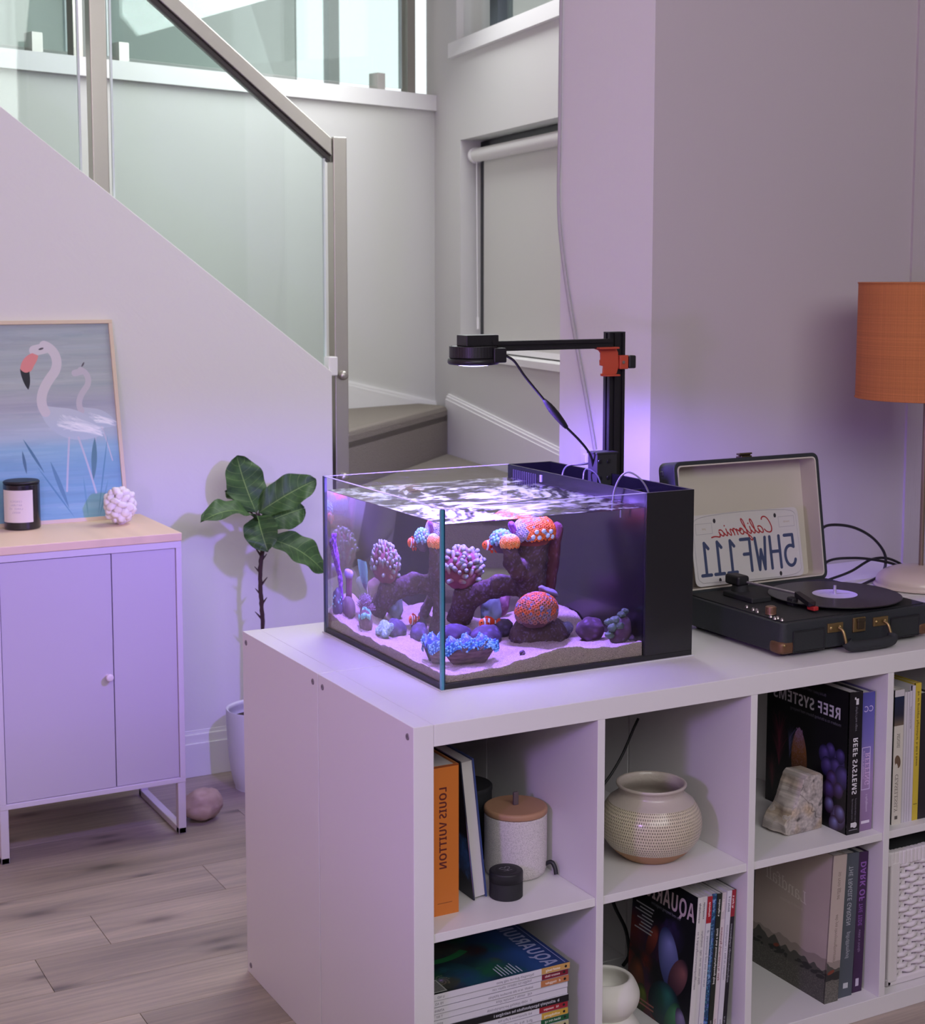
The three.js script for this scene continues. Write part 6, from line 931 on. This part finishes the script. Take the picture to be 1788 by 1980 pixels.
{ // giant clam
  const t = thing('giant_clam', 'blue lipped giant clam at the front corner of the tank', 'clam', [0.2465, 0.786, -0.283], -0.12);
  const shell = (s) => {
    const nu = 90, nv = 26, P = [], ix = [];
    for (let i = 0; i <= nu; i++) for (let j = 0; j <= nv; j++) {
      const u = i / nu * 2 - 1, v = j / nv, w = 0.056 * Math.sqrt(Math.max(0.0, 1 - Math.pow(Math.abs(u), 2.6))), flute = 1 + 0.16 * v * Math.cos(u * 11.5) + 0.03 * Math.sin(v * 60) * v;
      const x = u * 0.056 * (0.55 + 0.45 * v), h = 0.046 * v * (0.72 + 0.28 * Math.sqrt(1 - Math.min(1, u * u))) + 0.007 * v * v * Math.cos(u * 11.5), z = s * (0.004 + 0.034 * Math.sin(Math.PI * 0.56 * v) * Math.sqrt(Math.max(0.02, 1 - u * u)) * flute);
      P.push(x, h, z);
    }
    for (let i = 0; i < nu; i++) for (let j = 0; j < nv; j++) { const a = i * (nv + 1) + j; ix.push(a, a + 1, a + nv + 1, a + 1, a + nv + 2, a + nv + 1); }
    const g = new THREE.BufferGeometry(); g.setAttribute('position', new THREE.Float32BufferAttribute(P, 3)); g.setIndex(ix); g.computeVertexNormals();
    return tint(g, (x, y, z) => { const b = 0.8 + 0.5 * Math.sin(y * 700) * 0.3 + 0.4 * nz(x * 90, y * 300, z * 90); return [0.24 * b, 0.17 * b, 0.15 * b]; });
  };
  for (const s of [1, -1]) obj('shell', uvless(shell(s)), vc(0.85, { side: THREE.DoubleSide }), t);
  // wavy mantle over the lips
  for (const s of [1, -1]) {
    const nu = 160, nv = 14, P = [], ix = [], cl = [];
    for (let i = 0; i <= nu; i++) for (let j = 0; j <= nv; j++) {
      const u = i / nu * 2 - 1, v = j / nv, env = Math.sqrt(Math.max(0.03, 1 - u * u)), wav = Math.cos(u * 11.5), out = 0.034 * env * (1 + 0.28 * wav) * v + 0.008 * Math.max(0, v - 0.7) * (1 + wav);
      const y = 0.046 * (0.72 + 0.28 * env) + 0.0065 * wav * (0.3 + 0.7 * v) - 0.008 * (1 - v) * env + 0.009 * Math.sin(Math.PI * Math.min(1, v * 0.9)) - 0.012 * Math.max(0, v - 0.7) / 0.3 + 0.0012 * nz(u * 40, v * 18, s);
      P.push(u * 0.058 * (1 + 0.04 * v), y, s * (0.002 + out + 0.004 * v));
      const sp = nz(u * 60, v * 22, s * 3), edge = Math.min(1, Math.max(0, (v - 0.45) / 0.3)); cl.push(lerp3([0.012, 0.06, 0.30], [0.02, 0.20, 0.45], edge * (0.5 + sp)), 0);
      if (sp > 0.22 && v > 0.35) cl[cl.length - 2] = [0.08, 0.33, 0.5];
    }
    for (let i = 0; i < nu; i++) for (let j = 0; j < nv; j++) { const a = i * (nv + 1) + j; ix.push(a, a + 1, a + nv + 1, a + 1, a + nv + 2, a + nv + 1); }
    const g = new THREE.BufferGeometry(); g.setAttribute('position', new THREE.Float32BufferAttribute(P, 3)); g.setIndex(ix); g.computeVertexNormals();
    const ca = cl.filter((_, k) => k % 2 === 0); obj('mantle', uvless(tint(g, (x, y, z, i) => ca[i])), vc(0.5, { side: THREE.DoubleSide }), t);
    const dots = []; const r = rng(s + 5); for (let i = 0; i < 150; i++) { const u = r() * 1.9 - 0.95, v = 0.72 + r() * 0.28, iu = Math.round((u + 1) / 2 * nu), jv = Math.round(v * nv), k = (iu * (nv + 1) + jv) * 3, b = new THREE.IcosahedronGeometry(0.0016 + r() * 0.001, 1); tint(b, r() < 0.6 ? [0.18, 0.55, 0.75] : [0.35, 0.7, 0.8]); dots.push(b.translate(P[k], P[k + 1] + 0.0004, P[k + 2])); }
    stuff(obj('mantle_spots', dots, vc(0.4), t));
  }
}
function clownfish(label, at, turn, tilt = 0) {
  const t = thing('clownfish', label, 'fish', at, turn, 'clownfish in the aquarium'); t.rotation.z = tilt; t.scale.setScalar(0.92);
  const nu = 56, nv = 28, P = [], ix = [], L = 0.052;   // nose at +x
  const prof = (u) => 0.0125 * Math.pow(Math.sin(Math.PI * Math.pow(u, 0.72)), 0.75) * (1 - 0.30 * u) + 0.0004;
  for (let i = 0; i <= nu; i++) { const u = i / nu * 0.93; for (let j = 0; j <= nv; j++) { const a = j / nv * Math.PI * 2, h = Math.max(prof(u), u > 0.8 ? 0.0042 : 0), w = h * (u > 0.8 ? 0.35 : 0.5); P.push(L / 2 - u * L * 0.86, h * Math.sin(a), w * Math.cos(a)); } }
  for (let i = 0; i < nu; i++) for (let j = 0; j < nv; j++) { const a = i * (nv + 1) + j; ix.push(a, a + 1, a + nv + 1, a + 1, a + nv + 2, a + nv + 1); }
  const g = new THREE.BufferGeometry(); g.setAttribute('position', new THREE.Float32BufferAttribute(P, 3)); g.setIndex(ix); g.computeVertexNormals();
  const stripe = (x, y) => { const u = (L / 2 - x) / L; for (const [c, w, b] of [[0.235, 0.042, 0.03], [0.50, 0.05, -0.06], [0.77, 0.028, 0]]) { const d = Math.abs(u - c - b * Math.cos(y / 0.012 * 1.4)); if (d < w) return 1; if (d < w + 0.018) return 2; } return 0; };
  const col = (x, y) => { const s = stripe(x, y); return s === 1 ? [0.82, 0.82, 0.9] : s === 2 ? [0.05, 0.012, 0.012] : x > L * 0.30 ? [0.78, 0.13, 0.02] : [0.72, 0.06, 0.012]; };
  obj('fish_body', uvless(tint(g, col)), vc(0.4), t);
  const fin = (pts, th = 0.0012) => poly(pts, th, 0.0003).translate(0, 0, -th / 2), fm = (gg) => tint(gg, (x, y) => [0.74, 0.07, 0.012]);
  const dorsal = []; for (let i = 0; i <= 14; i++) { const u = 0.26 + 0.5 * i / 14; dorsal.push([L / 2 - u * L * 0.95, prof(u) + 0.0048 * Math.sin(Math.PI * Math.pow(i / 14, 0.8)) * (1 - 0.35 * Math.sin(i / 14 * Math.PI * 1) ** 8)]); } for (let i = 14; i >= 0; i--) { const u = 0.26 + 0.5 * i / 14; dorsal.push([L / 2 - u * L * 0.95, prof(u) * 0.8]); }
  obj('fin', fm(fin(dorsal)), vc(0.5), t);
  obj('fin', fm(fin([[-0.004, -0.009], [-0.006, -0.0145], [-0.011, -0.016], [-0.014, -0.012], [-0.0145, -0.007]])), vc(0.5), t);
  obj('fin', fm(fin([[0.006, -0.0105], [0.003, -0.0165], [-0.001, -0.0175], [-0.0025, -0.014], [0.0, -0.0095]])), vc(0.5), t);
  obj('tail_fin', fm(fin([[-0.0165, 0.0036], [-0.0205, 0.0075], [-0.0245, 0.0078], [-0.0265, 0.004], [-0.0265, -0.004], [-0.0245, -0.0078], [-0.0205, -0.0075], [-0.0165, -0.0036]])), vc(0.5), t);
  for (const s of [-1, 1]) { obj('fin', fm(poly([[0.008, 0.001], [0.004, 0.004], [0.0, 0.0035], [-0.002, -0.0005], [0.001, -0.004], [0.006, -0.0025]], 0.0006).rotateY(s * -0.5).translate(0.002, -0.002, s * 0.0055)), vc(0.5), t); obj('eye', new THREE.SphereGeometry(0.0017, 14, 10).translate(0.0205, 0.0022, s * 0.0036), mat([0.01, 0.008, 0.008], 0.15), t); }
  return t;
}
clownfish('orange clownfish with white bands swimming beside the small orange cap', [0.392, 0.980, -0.519], Math.PI - 0.25, 0.12);
clownfish('orange clownfish with white bands just above the sand behind the clam', [0.3775, 0.8245, -0.503], Math.PI - 0.12, 0.0);
{ // green star coral on the left sand
  const f = (x, y, z) => { let d = 1; for (const a of [0.25, 1.7, 3.05, 4.4]) d = smin(d, capsule(x, y, z, [0, 0.004, 0], [Math.cos(a) * 0.026, 0.0 + (a > 1 && a < 2 ? 0.016 : -0.001), Math.sin(a) * 0.026], 0.0125, 0.0075), 0.012); d = smin(d, Math.hypot(x, y - 0.008, z) - 0.014, 0.01); return d + 0.0022 * nz(x * 150, y * 150, z * 150); };
  const o = obj('star_coral', uvless(tint(sdf(f, [-0.045, -0.02, -0.045], [0.045, 0.045, 0.045], 48), speckled([0.30, 0.55, 0.46], [0.55, 0.78, 0.66], 0.25, 400))), reefMat); o.position.set(0.2385, 0.804, -0.513); o.rotation.y = 0.6; tag(o, 'pale mint star shaped coral on the sand along the left pane', 'coral');
}
{ // cup coral with a green frill
  const t = thing('cup_coral', 'round brown cup coral with a bright green frill by the left pane', 'coral', [0.2195, 0.812, -0.5855]), g = [], r = rng(19);
  obj('coral_body', uvless(tint(rough(ball(0.025, 0.026, 0.025, 0, 0, 0, 4), 0.003, 40), speckled([0.16, 0.085, 0.085], [0.25, 0.14, 0.15], 0.1))), reefMat, t);
  for (let i = 0; i < 70; i++) { const a = i / 70 * Math.PI * 2 * 1.0, k = 0.016 + 0.005 * Math.sin(a * 5) + 0.003 * (r() - 0.5), b = ball(0.0045, 0.004 + 0.003 * r(), 0.0045, Math.cos(a) * k - 0.006, 0.018 + 0.006 * Math.cos(a * 2 + 1) - 0.010 * Math.max(0, -Math.cos(a)), Math.sin(a) * k + 0.003, 1); b.computeVertexNormals(); g.push(tint(b, lerp3([0.08, 0.40, 0.22], [0.30, 0.72, 0.48], r()))); }
  stuff(obj('frill', g.map(uvless), vc(0.7), t));
}
stoneIn('ball_coral', 'smooth round brown ball coral beside the green cup coral', 'coral', [0.222, 0.8235, -0.672], [0.027, 0.026, 0.026], speckled([0.17, 0.11, 0.11], [0.24, 0.22, 0.16], 0.1, 240), 0.06, 3);
{ // flat topped pillar, fan, fuzzy coral, gorgonian, back corner coral
  const o = obj('pillar_coral', uvless(tint(rough(mergeVertices(clean(lathe([[0, 0.062], [0.012, 0.062], [0.0165, 0.058], [0.0165, 0.052], [0.012, 0.044], [0.0105, 0.02], [0.012, 0], [0, 0]], 28)).deleteAttribute('uv').deleteAttribute('normal')), 0.002, 120), (x, y) => y > 0.05 ? [0.45, 0.35, 0.6] : [0.20, 0.07, 0.10])), reefMat); o.position.set(0.235, 0.842, -0.682); tag(o, 'maroon pillar coral with a flat lilac top at the back left', 'coral');
  const fan = []; { const P = [], ix = [], nu = 26, nv = 26; for (let i = 0; i <= nu; i++) for (let j = 0; j <= nv; j++) { const u = i / nu, v = j / nv * 2 - 1; P.push(v * 0.026 * Math.pow(u, 0.55) * (1 - 0.35 * u * u) + 0.022 * (1 - u) * 0 - 0.012 * u, u * 0.062, 0.008 * Math.sin(v * 2.2) + 0.002 * nz(u * 14, v * 8, 3)); } for (let i = 0; i < nu; i++) for (let j = 0; j < nv; j++) { const a = i * (nv + 1) + j; ix.push(a, a + 1, a + nv + 1, a + 1, a + nv + 2, a + nv + 1); } const front = new THREE.BufferGeometry(); front.setAttribute('position', new THREE.Float32BufferAttribute(P, 3)); front.setIndex(ix); front.computeVertexNormals(); const back = front.clone().translate(0, 0, -0.004); fan.push(front, back); }
  const f = obj('fan_coral', fan.map((g) => uvless(tint(g, (x, y, z) => lerp3([0.16, 0.10, 0.16], [0.20, 0.46, 0.40], y / 0.03 - 0.1 + 0.6 * nz(x * 300, y * 300, z * 300))))), vc(0.8, { side: THREE.DoubleSide })); f.position.set(0.268, 0.868, -0.63); f.rotation.y = -1.0; tag(f, 'pointed teal fan coral left of the knobbly maroon coral', 'coral');
  const z = thing('tuft_coral', 'fuzzy pink tuft coral in front of the teal fan', 'coral', [0.268, 0.825, -0.628]), g = [], r = rng(8);
  for (let i = 0; i < 420; i++) { const d = V3(r() - 0.5, r() * 0.9 + 0.05, r() - 0.5).normalize(), l = 0.020 + 0.018 * r(), c = cylAlong(0.0007, [0, 0, 0], d.clone().multiplyScalar(l).toArray(), 4, 0.0004); tint(c, lerp3([0.35, 0.18, 0.22], [0.5, 0.32, 0.46], r())); g.push(c); const b = new THREE.IcosahedronGeometry(0.0012, 0); tint(b, [0.46, 0.36, 0.5]); g.push(b.translate(d.x * l, d.y * l, d.z * l)); }
  obj('coral_body', uvless(tint(rough(ball(0.02, 0.016, 0.02, 0, -0.004, 0, 3), 0.003, 90), [0.2, 0.1, 0.13])), reefMat, z); stuff(obj('tentacles', g.map(uvless), vc(0.8), z));
  const gg = [], q = rng(14), br = (p, d, len, rad, n) => { const e = p.clone().addScaledVector(d, len); e.x = Math.max(IN.x0 + 0.004, e.x); e.z = Math.max(IN.z0 + 0.004, e.z); const c = rough(mergeVertices(tube([p.toArray(), p.clone().lerp(e, 0.5).add(V3((q() - 0.5) * 0.006, 0, (q() - 0.5) * 0.004)).toArray(), e.toArray()], rad, 8, 7).deleteAttribute('uv').deleteAttribute('normal')), 0.0022, 260); gg.push(c, rough(ball(rad * 1.2, rad * 1.4, rad * 1.2, e.x, e.y, e.z, 1), 0.0015, 200)); if (n > 0) for (let k = 0; k < 2; k++) br(e, d.clone().add(V3((q() - 0.5) * 1.3, 0.25, (q() - 0.5) * 0.8)).normalize(), len * 0.8, rad * 0.82, n - 1); };
  br(V3(0.205, 0.84, -0.69), V3(-0.15, 1, -0.08).normalize(), 0.045, 0.0075, 3); br(V3(0.21, 0.87, -0.695), V3(-0.45, 0.9, 0).normalize(), 0.04, 0.006, 3);
  const go = obj('gorgonian', gg.map((k) => uvless(tint(k, speckled([0.22, 0.05, 0.36], [0.5, 0.24, 0.66], 0.25, 420)))), reefMat); tag(go, 'tall branching purple gorgonian in the back left corner of the tank', 'coral');
  const bc = thing('corner_coral', 'dark rock with small teal polyps against the left pane', 'coral', [0.186, 0.83, -0.695]); obj('rock_body', uvless(tint(rough(ball(0.022, 0.038, 0.018, 0, 0, 0, 4), 0.005, 50), speckled([0.10, 0.08, 0.11], [0.2, 0.2, 0.26], 0.1))), reefMat, bc); stuff(obj('polyps', polyps([0, 0, 0], [0.0225, 0.0385, 0.0185], 120, 0.0024, (x, y, zz, rr2) => x < 0.2 && y > -0.3 && y < 0.5 && rr2 < 0.5, () => TEAL, 3), vc(0.6), bc));
}
renderer.render(scene, camera);
